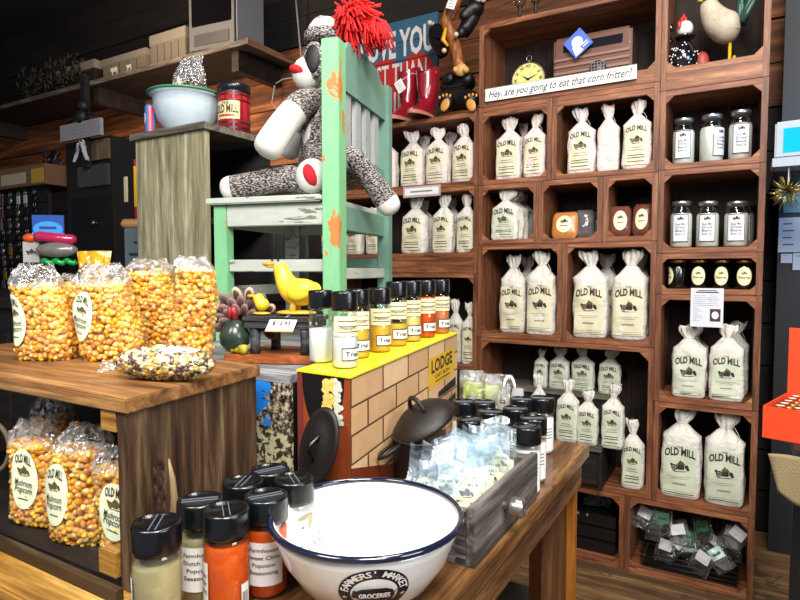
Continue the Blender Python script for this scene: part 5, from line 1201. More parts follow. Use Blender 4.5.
# turkey
p = atz(238, 352, BZ); t = thing('turkey_figurine', 'pine cone turkey figurine with fanned tail and dark green belly', 'figurine', (-.930, .912, BZ), .5)
t.scale = (1.28, 1.28, 1.28)
sc = [plain('cone_dark', '4a3430', .7), plain('cone_mid', '7a6058', .7), plain('cone_tip', 'c8a88c', .6)]
m = MB(); rn = random.Random(6)
for ring, (R_2, n_, y_, s_) in enumerate(((.05, 9, .018, .0155), (.037, 9, .008, .014), (.026, 7, .0, .012), (.046, 8, .026, .015))):
    for k in range(n_):
        a = -.35+(PI+.7)*(k+(.5 if ring % 2 else 0))/n_
        c0 = Vector((R_2*math.cos(a), y_, .045+R_2*math.sin(a)))
        M = Matrix.Rotation(-(a-PI/2), 4, 'Y') @ Matrix.Rotation(.35, 4, 'X')
        m.ell(c0, (s_*.62, .004, s_), 2 if ring == 0 and k % 3 else 1, 10, 6, M); m.ell(c0+Vector((0, -.002, -.0)), (s_*.4, .0035, s_*.7), 0, 8, 5, M)
m.build('tail_fan', sc, t)
MB().lathe([(.0005, 0), (.014, .003), (.024, .016), (.025, .03), (.018, .045), (.009, .054), (.0005, .056)], 20, 0, Matrix.Translation((-.004, -.018, 0))).build('body', plain('gourd_green', '2a3a30', .3, 0, 0, 10, .5, .3), t)
m = MB(); m.tube([(-.004, -.018, .05), (-.004, -.022, .064), (-.006, -.024, .076)], [.007, .006, .008], 10); m.ell((-.008, -.032, .068), (.004, .004, .01)); m.build('red_neck', plain('wattle_red', '8c1c20', .5), t)
m = MB(); m.tube([(.006, -.03, .01), (.02, -.04, .008)], [.006, .008], 8); m.build('foot', plain('foot_yellow', 'b8a030', .4), t)
p = atz(250, 353, BZ); simple('yellow_gourd', 'tiny yellow gourd at the foot of the turkey', 'ornament', MB().ell((0, 0, .009), (.014, .01, .009)).ell((.016, -.004, .008), (.009, .008, .008)).ell((-.01, -.006, .011), (.006, .008, .008)), plain('gourd_yellow', 'c8b020', .4, 0, 0, 10, .5, 0, '7a8a1c'), (-.905, .882, BZ))
# ================================================================ green chair
ch = thing('green_chair', 'small green wooden chair with peeling paint and slatted back', 'chair', (-.903, 1.20, PZ+.0005), math.radians(13))
SH, HT = .385, .80
def post(name, x0, x1, y0, y1, z0, z1, mat): return MB().box(x0, x1, y0, y1, z0, z1).build(name, mat, ch, (0, 0, 0), .002)
post('back_post', -.014, .032, -.02, .03, 0, .768, P_GREEN)
post('back_post', -.014, .026, .395, .43, 0, .775, P_GREEND)
post('leg', -.335, -.297, -.015, .022, 0, SH-.018, P_GREEN); post('leg', -.335, -.3, .38, .415, 0, SH-.018, P_WHITE)
m = MB(); m.prism([(-.35, -.03), (-.0145, -.03), (-.0145, .43), (-.35, .43)], SH-.017, SH); m.build('seat', P_WHITE, ch, (0, 0, 0), .003)
post('apron', -.296, -.0145, -.012, .004, SH-.075, SH-.018, P_WHITE); post('apron', -.33, -.31, .0225, .379, SH-.075, SH-.018, P_WHITE); post('apron', -.29, -.0145, .40, .412, SH-.075, SH-.018, P_WHITE); post('apron', -.01, .01, .031, .394, SH-.085, SH-.02, P_GREEND)
post('stretcher', -.296, -.0145, -.004, .014, .19, .222, P_WHITE); post('stretcher', -.299, -.0145, .39, .408, .20, .232, P_GREEND); post('stretcher', -.004, .012, .031, .394, .17, .20, P_WHITE)
post('stretcher', -.328, -.312, .023, .379, .12, .15, P_WHITE)
# crest rail with scalloped shoulders
m = MB(); n_ = 24; pr = []
for i in range(n_+1):
    s_ = i/n_; y_ = .031+.363*s_; zt = .77+.012*math.sin(PI*s_)+(.02 if .14 < s_ < .86 else -.0) - (.012 if s_ < .05 or s_ > .95 else 0); pr.append((y_, zt))
poly = [(.031, .665)]+[(a, b) for a, b in pr]+[(.394, .665)]
vs = [(x_, a, b) for x_ in (-.012, .014) for a, b in poly]; k = len(poly)
fs = [(i, i+1, k-1-0) for i in range(0)]
f1 = [tuple(range(k))]; f2 = [tuple(range(k, 2*k))[::-1]]
m.add(vs, f1+f2+[(i, (i+1) % k, k+(i+1) % k, k+i) for i in range(k)]); m.build('crest_rail', P_GREEND, ch)
MB().box(-.01, .012, .031, .394, .465, .51).build('lower_back_rail', P_GREEND, ch, (0, 0, 0), .002)
WS = peel('grey_slat_paint', 'a2a8a4', '6c7470', None, .6, 10)
for k in range(4): MB().box(-.006, .008, .085+.075*k, .125+.075*k, .5105, .6645).build('back_slat', WS, ch, (0, 0, 0), .002)
# ================================================================ sock monkey (in the chair's frame)
MC = Matrix.Translation((-.903, 1.20, PZ)) @ Matrix.Rotation(math.radians(13), 4, 'Z'); MI = MC.inverted()
mk = thing('sock_monkey', 'grey sock monkey with red pompom hat sitting on the green chair', 'stuffed toy', (-.903, 1.20, PZ), math.radians(13))
L = lambda u, v, d: MI @ wp(u, v, d)
sh = SH+.0
pel = Vector((-.10, .16, sh+.06)); tor = Vector((-.085, .17, sh+.17)); che = Vector((-.08, .17, sh+.25)); nek = Vector((-.085, .17, sh+.31)); hed = Vector((-.10, .165, sh+.385)); hd2 = Vector((-.085, .165, sh+.43))
a0 = Vector((-.105, .115, sh+.275)); a1 = L(305, 100, 1.58); a2 = L(283, 125, 1.54); a3 = L(262, 157, 1.52)
b0 = Vector((-.12, .215, sh+.26)); b1 = L(300, 130, 1.72); b2 = L(286, 158, 1.68)
l0 = Vector((-.13, .115, sh+.045)); l1 = L(290, 176, 1.585); l2 = L(255, 184, 1.60); l3 = L(219, 190, 1.60)
r0 = Vector((-.05, .2, sh+.07)); r1 = Vector((.0, .06, sh+.205)) 
r1 = L(350, 152, 1.56); r2 = L(370, 178, 1.60); r3 = L(396, 215, 1.63); r05 = Vector((-.03, .108, sh+.11))
pts = [pel, tor, che, nek, hed, hd2, a0, a1, a2, a3, b0, b1, b2, l0, l1, l2, l3, r0, r05, r1, r2, r3]
ed = [(0, 1), (1, 2), (2, 3), (3, 4), (4, 5), (2, 6), (6, 7), (7, 8), (8, 9), (2, 10), (10, 11), (11, 12), (0, 13), (13, 14), (14, 15), (15, 16), (0, 17), (17, 18), (18, 19), (19, 20), (20, 21)]
rad = [.075, .072, .06, .042, .07, .062, .042, .042, .041, .044, .034, .032, .035, .044, .038, .036, .036, .04, .034, .03, .032, .04]
bo = skin('body', pts, ed, rad, [M_HEATH, M_SOCK], mk, 2)
mid = (a1+(a2-a1)*.55)
for f in bo.data.polygons:
    c = f.center; best = None
    for (i_, j_) in ed:
        A_, B2_ = pts[i_], pts[j_]; AB = B2_-A_; q_ = max(0, min(1, (c-A_).dot(AB)/AB.length_squared)); dd = (c-(A_+AB*q_)).length
        if best is None or dd < best[0]: best = (dd, i_, q_)
    if (best[1] == 7 and best[2] > .45) or best[1] == 8 or (best[1] == 11 and best[2] > .3) or (best[1] == 15 and best[2] > .62) or (best[1] == 20 and best[2] > .55): f.material_index = 1
m = MB(); mz = L(307, 74, 1.60); m.ell(mz, (.042, .04, .046)); m.build('muzzle', M_SOCK, mk)
m = MB(); m.ell(mz+Vector((-.012, -.012, .003)), (.034, .034, .016), M=Matrix.Rotation(.35, 4, 'Y')); m.build('red_mouth', plain('mouth_red', 'cc1422', .85), mk)
for y_, z_ in ((-.0, 0), (.09, 0)):
    e_ = L(314, 60, 1.57)+Vector((0, y_*1.6, z_)); m = MB(); m.ell(e_, (.032, .014, .05)); e2 = m.build('ear', M_HEATH, mk); MB().ell(e_+Vector((0, -.008, 0)), (.023, .01, .038)).build('inner_ear', M_BLACKM, e2)
m = MB(); rp = L(312, 176, 1.56); m.ell(rp, (.046, .034, .047)); m.build('white_bottom_patch', M_SOCK, mk)
m = MB(); m.ell(rp+Vector((.006, -.012, .0)), (.022, .03, .034), M=Matrix.Rotation(-.4, 4, 'Y')); m.build('red_bottom_patch', MATS['mouth_red'], mk)
m = MB(); hc = Vector((-.082, .165, sh+.47)); m.lathe([(.056, -.03), (.064, -.02), (.062, .0), (.052, .004)], 28, 0, Matrix.Translation(hc)); ht = m.build('hat_cuff', M_HEATH, mk)
m = MB(); m.lathe([(.055, .0), (.05, .018), (.036, .036), (.0005, .044)], 24, 0, Matrix.Translation(hc)); m.build('hat_crown', M_SOCK, mk)
m = MB(); lc = L(321, 23, 1.6); m.tube([lc+Vector((.014*math.cos(a*PI/6)*.97, 0, .016*math.sin(a*PI/6))) for a in range(11)], .0048, 7); m.build('yarn_loop', plain('grey_yarn', '9a9a9c', .9), mk)
# eyes
m = MB(); m.ell(L(309, 50, 1.6), (.005, .005, .005), 0, 8, 6); m.build('eye', M_BLACKM, mk)
# pompom
m = MB(); rn = random.Random(12); pc_ = hc+Vector((.085, -.0, .03))
for k in range(300):
    d = Vector((rn.gauss(0, 1), rn.gauss(0, 1), rn.gauss(.1, 1))).normalized(); L_ = rn.uniform(.045, .075)
    p1_ = pc_+d*.01; p2_ = p1_+d*L_*.6; p3_ = p1_+d*L_+Vector((.012, 0, -.03*rn.random()-.012)); m.tube([p1_, p2_, p3_], [.004, .004, .0025], 4)
for k in range(90):
    a = rn.uniform(0, 6.28); p1_ = pc_+Vector((.02*math.cos(a)+.03, .02*math.sin(a), .0)); p3_ = p1_+Vector((.035+rn.uniform(-.02, .03), rn.uniform(-.03, .03), -.05-rn.uniform(0, .04))); m.tube([p1_, (p1_+p3_)/2+Vector((.01, 0, .012)), p3_], [.004, .004, .0025], 4)
o = m.build('pompom', M_RED, mk); o['kind'] = 'stuff'
# ================================================================ display carton
CT = 1.07
p1_, p0_, p2_, = Vector((-.566, .805, 0)), Vector((-.69, .815, 0)), Vector((-.700, 1.53, 0)); p3_ = p0_+(p2_-p1_)
t = thing('display_carton', 'tall cardboard display box with brick print and yellow top edge', 'box', (p1_.x, p1_.y, TZ+.001)); t_ = t
q0, q2, q3 = p0_-p1_, p2_-p1_, p3_-p1_; HB = CT-TZ-.001
m = MB(); m.prism([(0, 0), (q2.x, q2.y), (q3.x, q3.y), (q0.x, q0.y)], 0, HB-.004); m.build('carton_body', plain('carton_tan', '8a5c34', .5), t)
lip = MB(); lip.prism([(.003, -.003), (q2.x+.003, q2.y), (q3.x, q3.y), (q0.x, q0.y-.003)], HB-.0035, HB); lip.build('yellow_top', M_YELLOW, t)
ul = q0.normalized(); nl = Vector((ul.y, -ul.x, 0)); nl = nl if nl.y < 0 else -nl
ur = q2.normalized(); nrr = Vector((ur.y, -ur.x, 0)); nrr = nrr if nrr.x > 0 else -nrr
PR = plane_P((0, 0, 0), ur, (0, 0, 1), nrr); PL = plane_P(q0, -ul, (0, 0, 1), nl); WL, WR = q0.length, q2.length
m = MB(); rn = random.Random(5); BRK = [plain('brick_%d' % k, c, .6, 0, .3, 60, .4, 0, c2) for k, (c, c2) in enumerate((('dcb488', 'c49c6c'), ('e2c096', 'cca478'), ('d0a87c', 'b89064')))]+[plain('brick_mortar', '5a4028', .7), plain('carton_wood_print', '8a3c1c', .4, 0, 0, 10, .4, 0, '5c2410')]
decal_rect(m, PR, 0, WR, 0, HB-.004, 3, 2, 2, .0004)
ch_, cw = .05, .15
for r_ in range(5):
    for k in range(-1, 7):
        x0 = k*cw+(r_ % 2)*cw/2+.0035; x1 = x0+cw-.007; x0, x1 = max(.001, x0), min(WR-.001, x1); z1 = HB-.006-r_*ch_; z0 = z1-ch_+.004
        if x1 > x0+.005: decal_rect(m, PR, x0, x1, max(.0, z0), z1, rn.randint(0, 2), 2, 2, .0009)
decal_poly(m, PR, [(0, 0), (.45, 0), (.22, .03), (0, .09)], 4, .0013)
m.build('brick_print', BRK, t)
m = MB(); decal_rect(m, PL, 0, WL, 0, HB-.004, 0, 2, 2, .0005)
decal_rect(m, PL, 0, WL*.12, 0, HB-.004, 3, 2, 2, .0008); decal_rect(m, PL, WL*.5, WL*.515, 0, HB*.5, 3, 2, 2, .0008)
decal_ell(m, PL, WL*.5, HB*.72, WL*.42, HB*.4, 1, 28, 1, .001) if False else decal_poly(m, PL, [(WL*.1, HB-.005)]+[(WL*(.5-.4*math.cos(a*PI/14)), HB*(.98-.42*math.sin(a*PI/14))) for a in range(15)], 1, .0012)
rn = random.Random(15)
for k in range(90):
    a = rn.random(); x_, z_ = WL*(.52+.34*rn.random()), HB*(.66+.3*rn.random())
    if z_ > HB*(.62+.0*a): decal_ell(m, PL, x_, z_, .0055, .005, 2 if x_ < WL*.72 else 4, 7, 1, .0018+.00001*k)
m.build('printed_side', [plain('print_redwood', 'a04c28', .35, 0, 0, 10, .4, 0, '7c3418'), plain('print_pan', '18161a', .3), plain('print_corn', 'e0a838', .5, 0, 1, 90, .4, 0, 'f2dc80'), plain('print_plum', '7a3430', .4), plain('print_onion', 'd8dcc8', .5)], t)
m = MB(); uo = .45; zo = HB*.71
decal_rect(m, PR, uo, uo+.25, zo-.04, zo+.035, 0, 2, 2, .0015)
decal_text(m, PR, 'LODGE', uo+.125, zo+.01, .045, 1, .03, w=.2, off=.002, ys=1.0); decal_text(m, PR, 'CAST IRON', uo+.125, zo-.017, .014, 1, .01, w=.14, off=.002); decal_rect(m, PR, uo+.06, uo+.2, zo-.031, zo-.028, 1, 2, 2, .002)
m.build('yellow_label', [M_YLABEL, M_INK], t)
m = MB()
for k in range(3): decal_poly(m, PR, [(WR-.2, .03+.045*k-.02), (WR-.02, .03+.045*k-.02), (WR-.02, .055+.045*k-.02), (WR-.2, .045+.045*k-.02)], 0, .0016)
m.build('black_slot_print', M_BLACKM, t)
# shakers on the carton
PY, PY2, PO, PO2, PW2, PTAN = powder('yellow', 'f2c84a', 'e8b838'), powder('pale_yellow', 'eedc8c', 'e0c868'), powder('orange', 'ee6a14', 'dc5208'), powder('peach', 'e89460', 'd8804a'), powder('white', 'fbffff', 'eef4f6'), powder('tan', 'c4b88c', 'b4a676')
row = [(321, 363.5, PW2, .62, 'leftmost white-filled shaker on the yellow box top', 'plain'), (345, 369, PW2, .8, 'frontmost white-filled shaker at the corner of the yellow box top', 'cream'), (358, 359, PY, .7, 'yellow-filled shaker with its flip lid standing open', 'cream'), (380, 353, PY, .62, 'yellow-filled shaker right of the open-lid one on the box', 'cream'),
       (396.5, 347, PY, .45, 'half-empty shaker, fifth along the yellow box edge', 'cream'), (411, 342.5, PY2, .6, 'pale yellow shaker, just left of the bright orange one', 'cream'), (426, 338.5, PO, .93, 'bright orange shaker, second from the far end of the box', 'cream'), (440.5, 334.5, PO2, .9, 'peach-orange shaker at the far right end of the box', 'cream')]
for k, (u, v, pw, fl, lb, st_) in enumerate(row):
    p = atz(u, v-1.5, CT)
    shaker(.0235 if k < 4 else .025, .14 if k < 4 else .152, pw, fl, lb, (p.x, p.y, CT+.0005), [.4, .9, .7, .75, .7, .7, .7, .75][k], st_, 'seasoning shakers on the yellow box', lid_open=(k == 2), spin=.5)
# ================================================================ front-left shakers
fr = [(156, 522, PTAN, .84, 'nearest shaker of tan seasoning at the bottom left, label turned', 'side', 0.35, 1.9), (200, 499, PTAN, .85, 'tan seasoning shaker with white label behind the nearest one', 'wrap', .5, .3), (226, 509, PO, .9, 'orange seasoning shaker in front with white label at its left', 'side', .55, 1.9),
      (266, 495, PO, .9, 'orange seasoning shaker with readable white label beside the bowl', 'wrap', .35, .7), (243, 481, PTAN, .8, 'shaker behind, between the tan and the orange label shakers', 'wrap', .3, 1.7), (270, 469, PTAN, .8, 'rearmost shaker in front of the peeling painted crate', 'wrap', .3, .9), (294, 478, PTAN, .8, 'shaker right behind the bowl rim, under the leaning lid', 'wrap', .3, 2.2)]
for k, (u, v, pw, fl, lb, st_, rz, sp_) in enumerate(fr):
    p = atz(u, v, TZ+.13); shaker(.0283, .13, pw, fl, lb, (p.x, p.y, TZ+.0005), rz, st_, 'seasoning shakers at the front of the table', spin=sp_, texts=['Farmhouse', 'Dutch Chs', 'Popcorn', 'Seasoning'] if k != 3 else ['Farmhouse', 'Sweet Chile', 'Popcorn', 'Seasoning'])
# ================================================================ shakers at the back right
br = [(527, 426, 'frontmost right shaker beside the drawer with split cap'), (533.5, 417.5, 'shaker just behind the frontmost right one'), (515.5, 408, 'shaker in the middle of the back group'), (521.5, 398.5, 'shaker behind the middle, left of the tallest white one'), (542, 397.5, 'white-filled shaker standing clear at the right end of the group'), (497, 422.5, 'shaker behind the drawer, half covered by pouches'), (490, 411, 'shaker with oval-lid cap left of the middle one'), (483.5, 401.5, 'shaker rear left near the yellow labelled packets'), (470, 419, 'shaker nearest the iron pot, low behind pouches'), (464, 401, 'shaker at the left end beside the brick box')]
for k, (u, v, lb) in enumerate(br):
    p = atz(u, v, TZ+.13); shaker(.0265 if k != 4 else .028, .13, PWW if k != 1 else PTAN, .86, lb, (p.x, p.y, TZ+.0005), .2, 'tall', 'seasoning shakers at the back of the table', spin=[1.0, .4, .2, 0, .1, .3, 0, .2, .9, .4][k])
# small yellow-labelled packets behind
for k, (u, v, lb) in enumerate(((472, 386, 'clear packet with yellow label, left of the pair behind the caps'), (489, 389, 'clear packet with yellow label, right of the pair behind the caps'), (500, 390, 'clear packet with white card right of the yellow-labelled ones'))):
    p = wp(u, v, 1.50); t = thing('clear_packet', lb, 'packet', (p.x, p.y, TZ+.0005), .3); 
    h = p.z-TZ+.04
    MB().grid(lambda i, j: Vector((.032*math.cos(2*PI*i), .014*math.sin(2*PI*i)*(1-j**4)+.002*math.sin(9*i), h*j)), 20, 8, 0, False, True).build('film', M_CELLT, t)
    MB().box(-.022, .026, -.003, .003, h-.09, h-.03).build('card', plain('acid_yellow', 'c8dc14', .4) if k < 2 else M_WHITE, t)
    MB().box(-.012, .014, -.0045, -.003, h-.075, h-.065).build('card_print', M_INK, t)
p = wp(514, 394, 1.47); t = thing('handled_pouch', 'grey-white folded pouch with upright loop handle behind caps', 'pouch', (p.x, p.y, TZ+.0005), .2); h = p.z-TZ
MB().grid(lambda i, j: Vector(((.03*(1-.55*j))*math.cos(2*PI*i)+.01*j, .016*math.sin(2*PI*i)*(1-.6*j), (h+.015)*j)), 20, 8, 0, True, True).build('pouch_body', plain('pouch_grey', 'a8acb0', .5), t)
MB().tube([Vector((-.012+.014*math.cos(a*PI/8), 0, h+.01+.034*math.sin(a*PI/8))) for a in range(9)], .0035, 7).build('loop_handle', M_WHITE, t)
# ================================================================ iron pot with lid, leaning lid
t = thing('cast_iron_pot', 'small black cast iron pot with domed lid beside the brick box', 'pot', (-.530, 1.0, TZ+.0005), -.5)
t.scale = (1.06, 1.06, 1.22)
MB().lathe([(.044, 0), (.05, .004), (.055, .03), (.057, .082), (.06, .085), (.055, .086), (.0005, .086)], 36).build('pot_body', M_IRON, t)
TL = Matrix.Translation((0, 0, .108)) @ Matrix.Rotation(.48, 4, 'X') @ Matrix.Rotation(-.05, 4, 'Y')
m = MB(); m.lathe([(.058, -.004), (.062, 0), (.061, .004), (.052, .011), (.04, .019), (.022, .024), (.0005, .025)], 40, 0, TL, cap=False); m.lathe([(.058, -.004), (.0005, -.003)], 40, 0, TL, cap=False); ld = m.build('lid', M_IRON, t)
m = MB(); m.tube([TL @ Vector((.024*math.cos(a*PI/10), 0, .020+.026*math.sin(a*PI/10))) for a in range(11)], .004, 8); m.build('lid_handle', M_IRON, ld)
m = MB(); m.tube([TL @ Vector(q_) for q_ in ((-.012, -.058, 0), (-.010, -.095, .002), (.0, -.104, .002), (.010, -.095, .002), (.012, -.058, 0))], .0035, 8); m.build('side_handle', M_IRON, ld)
# leaning lid against the carton's left face
cp = Vector((-.625, .782, .915))
bk = MB().box(-.66, -.585, .752, .80, TZ+.0005, TZ+.064); tag(bk.build('wooden_block', W_DARK), 'dark wooden block under the leaning iron cover behind the shakers', 'block')
t = thing('iron_skillet_cover', 'small oval black cast iron cover leaning on the red printed box side', 'skillet cover', (-.612, .779, TZ+.065), -.1)
ML = Matrix.Translation((0, 0, .062)) @ Matrix.Rotation(math.radians(-14), 4, 'X') @ Matrix.Rotation(PI/2, 4, 'X')
ML = Matrix.Translation((.006, -.008, .067)) @ Matrix.Rotation(math.radians(-10), 4, 'X') @ Matrix.Rotation(math.radians(12), 4, 'Y') @ Matrix.Rotation(PI/2, 4, 'X')
m = MB(); m.lathe([(.0005, -.003), (.052, -.004), (.056, -.001), (.0565, .003), (.05, .006), (.046, .004), (.032, .010), (.0005, .013)], 40, 0, ML, cap=False, sx=.72, sy=1.22); m.build('lid_disc', M_IRON, t)
m = MB(); m.tube([ML @ Vector((.004+.0, -.022+.044*s_, .010+.018*math.sin(PI*s_))) for s_ in [i/10 for i in range(11)]], .0035, 8); m.build('handle', M_BLACK, t)
# ================================================================ drawer with pouches
t = thing('drawer_box', 'grey weathered drawer with round metal knob holding clear pouches', 'drawer', (-.395, .915, TZ+.0005), 0)
DH = .088; x0, x1, y0, y1 = -.078, .077, -.155, .145
MB().box(x1-.014, x1, y0, y1, 0, DH).build('drawer_front', W_DRAWER, t, bevel=.0015); MB().box(x0, x0+.01, y0+.01, y1-.01, 0, DH-.006).build('back_panel', W_DRAWERX, t)
MB().box(x0, x1-.0145, y0, y0+.01, 0, DH-.004).build('side_panel', W_DRAWERX, t, bevel=.001); MB().box(x0, x1-.0145, y1-.01, y1, 0, DH-.004).build('side_panel', W_DRAWERX, t)
MB().box(x0+.0105, x1-.0145, y0+.0105, y1-.0105, .001, .007).build('bottom', W_DRAWERX, t)
m = MB(); [m.box(x1-.03, x1-.0142, y0-.0012, y0, .004+.014*k, .011+.014*k) for k in range(6)]; m.build('dovetail', W_BENCH, t)
MK = Matrix.Translation((x1, -.035, .052)) @ Matrix.Rotation(PI/2, 4, 'Y') @ Matrix.Scale(1.1, 4)
MB().lathe([(.006, 0), (.006, .008), (.012, .010), (.0155, .014), (.014, .018), (.0155, .021), (.013, .024), (.0145, .027), (.011, .031), (.006, .032), (.005, .029), (.0004, .029)], 28, 0, MK, cap=False).build('knob', plain('pewter', 'b8b4ac', .28, .9), t)
FILM = clear('blue_white_film', 'f2f8fc', .07, .2, .3, 'd4e8f4', .3, 22)
PCON = plain('pale_powder', 'ddd8b8', .7, 0, .3, 60)
def pouch(x_, y_, z_, rz, lean, label, k):
    t = thing('clear_pouch', label, 'pouch', (x_, y_, z_), rz, 'clear pouches standing in the drawer'); M = Matrix.Rotation(lean, 4, 'X')
    W2, H2 = .028, .108; rn = random.Random(k)
    MB().grid(lambda i, j: M @ Vector((W2*(2*i-1), .0022*math.sin(7*i+k)+.002*math.sin(9*j+k), H2*j+.006*math.sin(5*i+k)*j)), 9, 9, 0, False).build('film', FILM, t)
    m = MB(); m.grid(lambda i, j: M @ Vector((.024*math.cos(2*PI*i), .0035*math.sin(2*PI*i), .004+.042*j)), 16, 4, 0, True, True); m.build('contents', PCON, t)
    m = MB(); P = lambda a, b, off: M @ Vector((a, -.0075-off, .036+b)); decal_poly(m, P, [(-.017, -.022), (.017, -.022), (.019, .005), (.011, .018), (0, .022), (-.011, .018), (-.019, .005)], 0, .0); mill(m, P, 0, 0, .02, 1, .0006)
    decal_text(m, P, 'Old Mill', 0, .012, .007, 1, .01, off=.0007); decal_rect(m, P, -.009, .009, -.016, -.014, 1, 2, 2, .0007); m.build('label', [M_CREAM, M_INK], t)
    return t
ord_ = ['first', 'second', 'third', 'fourth', 'fifth', 'sixth', 'seventh', 'eighth', 'ninth', 'tenth']
for r_, (xr, nm) in enumerate(((-.366, 'knob-side'), (-.40, 'middle'), (-.434, 'pot-side'))):
    for k in range([7, 8, 7][r_]):
        y_ = .795+.034*k; 
        pouch(xr+.004*math.sin(k*2+r_), y_, TZ+.014+(.024 if r_ < 2 and k > 0 else .014)+.004*math.sin(k), .38+.12*math.sin(k*3.1+r_*2)+(-.1 if r_ == 2 else 0), -.32-.1*math.sin(k+r_), 'clear pouch, %s from the bowl in the %s row of the drawer' % (ord_[k], nm), k+10*r_)
# ================================================================ big enamel bowl
bc = Vector((-.418, .630, TZ+.0005))
t = thing('enamel_bowl', 'large white enamel bowl with navy rim at the front, round emblem', 'bowl', bc, 0)
BH, BR_ = .108, .128
po = [(.0005, 0), (.05, 0), (.055, .003), (.062, .01), (.088, .03), (.108, .06), (.119, .09), (.124, BH-.003)]
pi_ = [(.121, BH-.003), (.115, .09), (.104, .061), (.084, .032), (.058, .013), (.0005, .006)]
m = MB(); m.lathe(po+pi_, 64, 0, cap=False); m.build('bowl_body', M_ENAMEL, t)
m = MB(); m.tube([(.1245*math.cos(a*PI/40), .1245*math.sin(a*PI/40), BH) for a in range(80)], .0042, 10, 0, True); m.build('navy_rim', M_NAVY, t)
def rprof(z):
    for (r0, z0), (r1, z1) in zip(po[2:], po[3:]):
        if z0 <= z <= z1: return r0+(r1-r0)*(z-z0)/(z1-z0)
    return po[-1][0]
th0 = math.atan2(-bc.y, -bc.x)+.08
def PB(x_, y_, off):
    z = .060+y_*.9; r_ = rprof(max(.004, min(BH-.004, z))); th = th0+x_/.105; return Vector(((r_+off+.0006)*math.cos(th), (r_+off+.0006)*math.sin(th), z-off*.5))
m = MB(); R1 = .040
decal_ell(m, PB, 0, 0, R1, R1*.98, 0, 48, 8, .0002); decal_ell(m, PB, 0, -.0, R1*.66, R1*.62, 1, 40, 6, .0006)
def arc_text(txt, rr, a0, a1, size, mi, flip=False):
    n = len(txt)
    for k, c in enumerate(txt):
        if c == ' ': continue
        a = a0+(a1-a0)*k/(n-1); x_, y_ = rr*math.cos(a), rr*math.sin(a); decal_text(m, PB, c, x_, y_, size, mi, .02, rot=(a+PI/2 if flip else a-PI/2), off=.0011)
arc_text("FARMERS' MARKET", R1*.82, math.radians(165), math.radians(15), .0125, 1)
arc_text('EST. 1931', R1*.82, math.radians(225), math.radians(315), .010, 1, True)
for s_ in (-1, 1):
    pts = [(s_*R1*.83*math.cos(-.05)+.0038*(1 if k % 2 == 0 else .42)*math.sin(k*PI/5), -.004+.0038*(1 if k % 2 == 0 else .42)*math.cos(k*PI/5)) for k in range(10)]; m.add([PB(s_*R1*.83, -.004, .0011)]+[PB(a, b, .0011) for a, b in pts], [(0, i+1, (i+1) % 10+1) for i in range(10)], 1)
pig = [(-.024, .004), (-.022, .011), (-.019, .009), (-.014, .012), (-.002, .013), (.012, .0125), (.019, .009), (.022, .0), (.020, -.008), (.021, -.017), (.016, -.017), (.014, -.009), (-.006, -.010), (-.007, -.018), (-.012, -.018), (-.013, -.008), (-.019, -.003), (-.024, -.001)]
pts3 = [PB(a*1.02, b, .0028) for a, b in pig]; o0 = len(m.v); bmq = bmesh.new(); vv = [bmq.verts.new(q) for q in pts3]; ff = bmq.faces.new(vv); rt = bmesh.ops.triangulate(bmq, faces=[ff]); bmq.verts.index_update()
m.add([tuple(v_.co) for v_ in bmq.verts], [tuple(v_.index for v_ in f_.verts) for f_ in bmq.faces], 0); bmq.free()
m.tube([PB(.021, .004, .0026), PB(.026, .008, .0026), PB(.025, .002, .0026)], .0006, 5, 0)
decal_text(m, PB, 'GROCERIES', 0, .002, .0105, 1, .03, w=.034, off=.0038)
m.build('farmers_market_emblem', [plain('emblem_black', '14161c', .2), M_ENAMEL], t)
# faint wear marks inside the bowl
m = MB(); rn = random.Random(44)
for k in range(9):
    a = th0+PI+.9+rn.uniform(-.25, .25); z = .045+rn.uniform(-.012, .014); r_ = .094+(z-.045)*.5; q = Vector((r_*math.cos(a)*.97, r_*math.sin(a)*.97, z)); m.ell(q, (.002, .002, .0012), 0, 6, 4)
m.build('wear_mark', M_INKG, t)
# ================================================================ bottom crates: trays and metal cutters
F2 = .0225
t = thing('black_tray_stack', 'stack of black trays in the left bottom crate beside the table leg', 'tray stack', (-.56, 2.57, F2))
for k in range(3): MB().box(-.13, .13, 0, .18, .001+.058*k, .054+.058*k).build('tray', M_BLACK, t, bevel=.004)
m = MB(); [m.box(-.02+.04*k-.012, -.02+.04*k-.004, -.003, 0, .155, .165) for k in range(2)]; m.build('vent_slot', M_INKG, t)
gm = plain('card_green', '1c6a34', .4); cut = [M_SILVER, M_WHITE, gm, plain('mint_card', 'a8d8c0', .4), plain('dark_film', '1c1c20', .15, 0, .8, 40)]
def cutter(label, loc, rot, k, grp):
    t = thing('cutter_packet', label, 'packet', loc, 0, grp); t.rotation_euler = rot; m = MB()
    pts = [(.03*(1+.25*math.sin(a*PI/8*3+k))*math.cos(a*PI/8), .03*(1+.25*math.sin(a*PI/8*2+k))*math.sin(a*PI/8)) for a in range(16)]
    m.add([(a, z_, b) for z_ in (0, .014) for a, b in pts], [(i, (i+1) % 16, 16+(i+1) % 16, 16+i) for i in range(16)]); m.build('metal_cutter', M_SILVER, t)
    MB().box(-.026, .026, -.004, -.003, .012, .055).build('card', cut[1+k % 3], t)
    MB().box(-.016, .016, -.0052, -.004, .026, .036).build('card_print', M_INK if k % 3 else M_WHITE, t)
    MB().grid(lambda i, j: Vector((.04*math.cos(2*PI*i), .012*math.sin(2*PI*i)*(1-j**3), -.035+.11*j)), 14, 6, 0, False, True).build('film', M_CELLO, t)
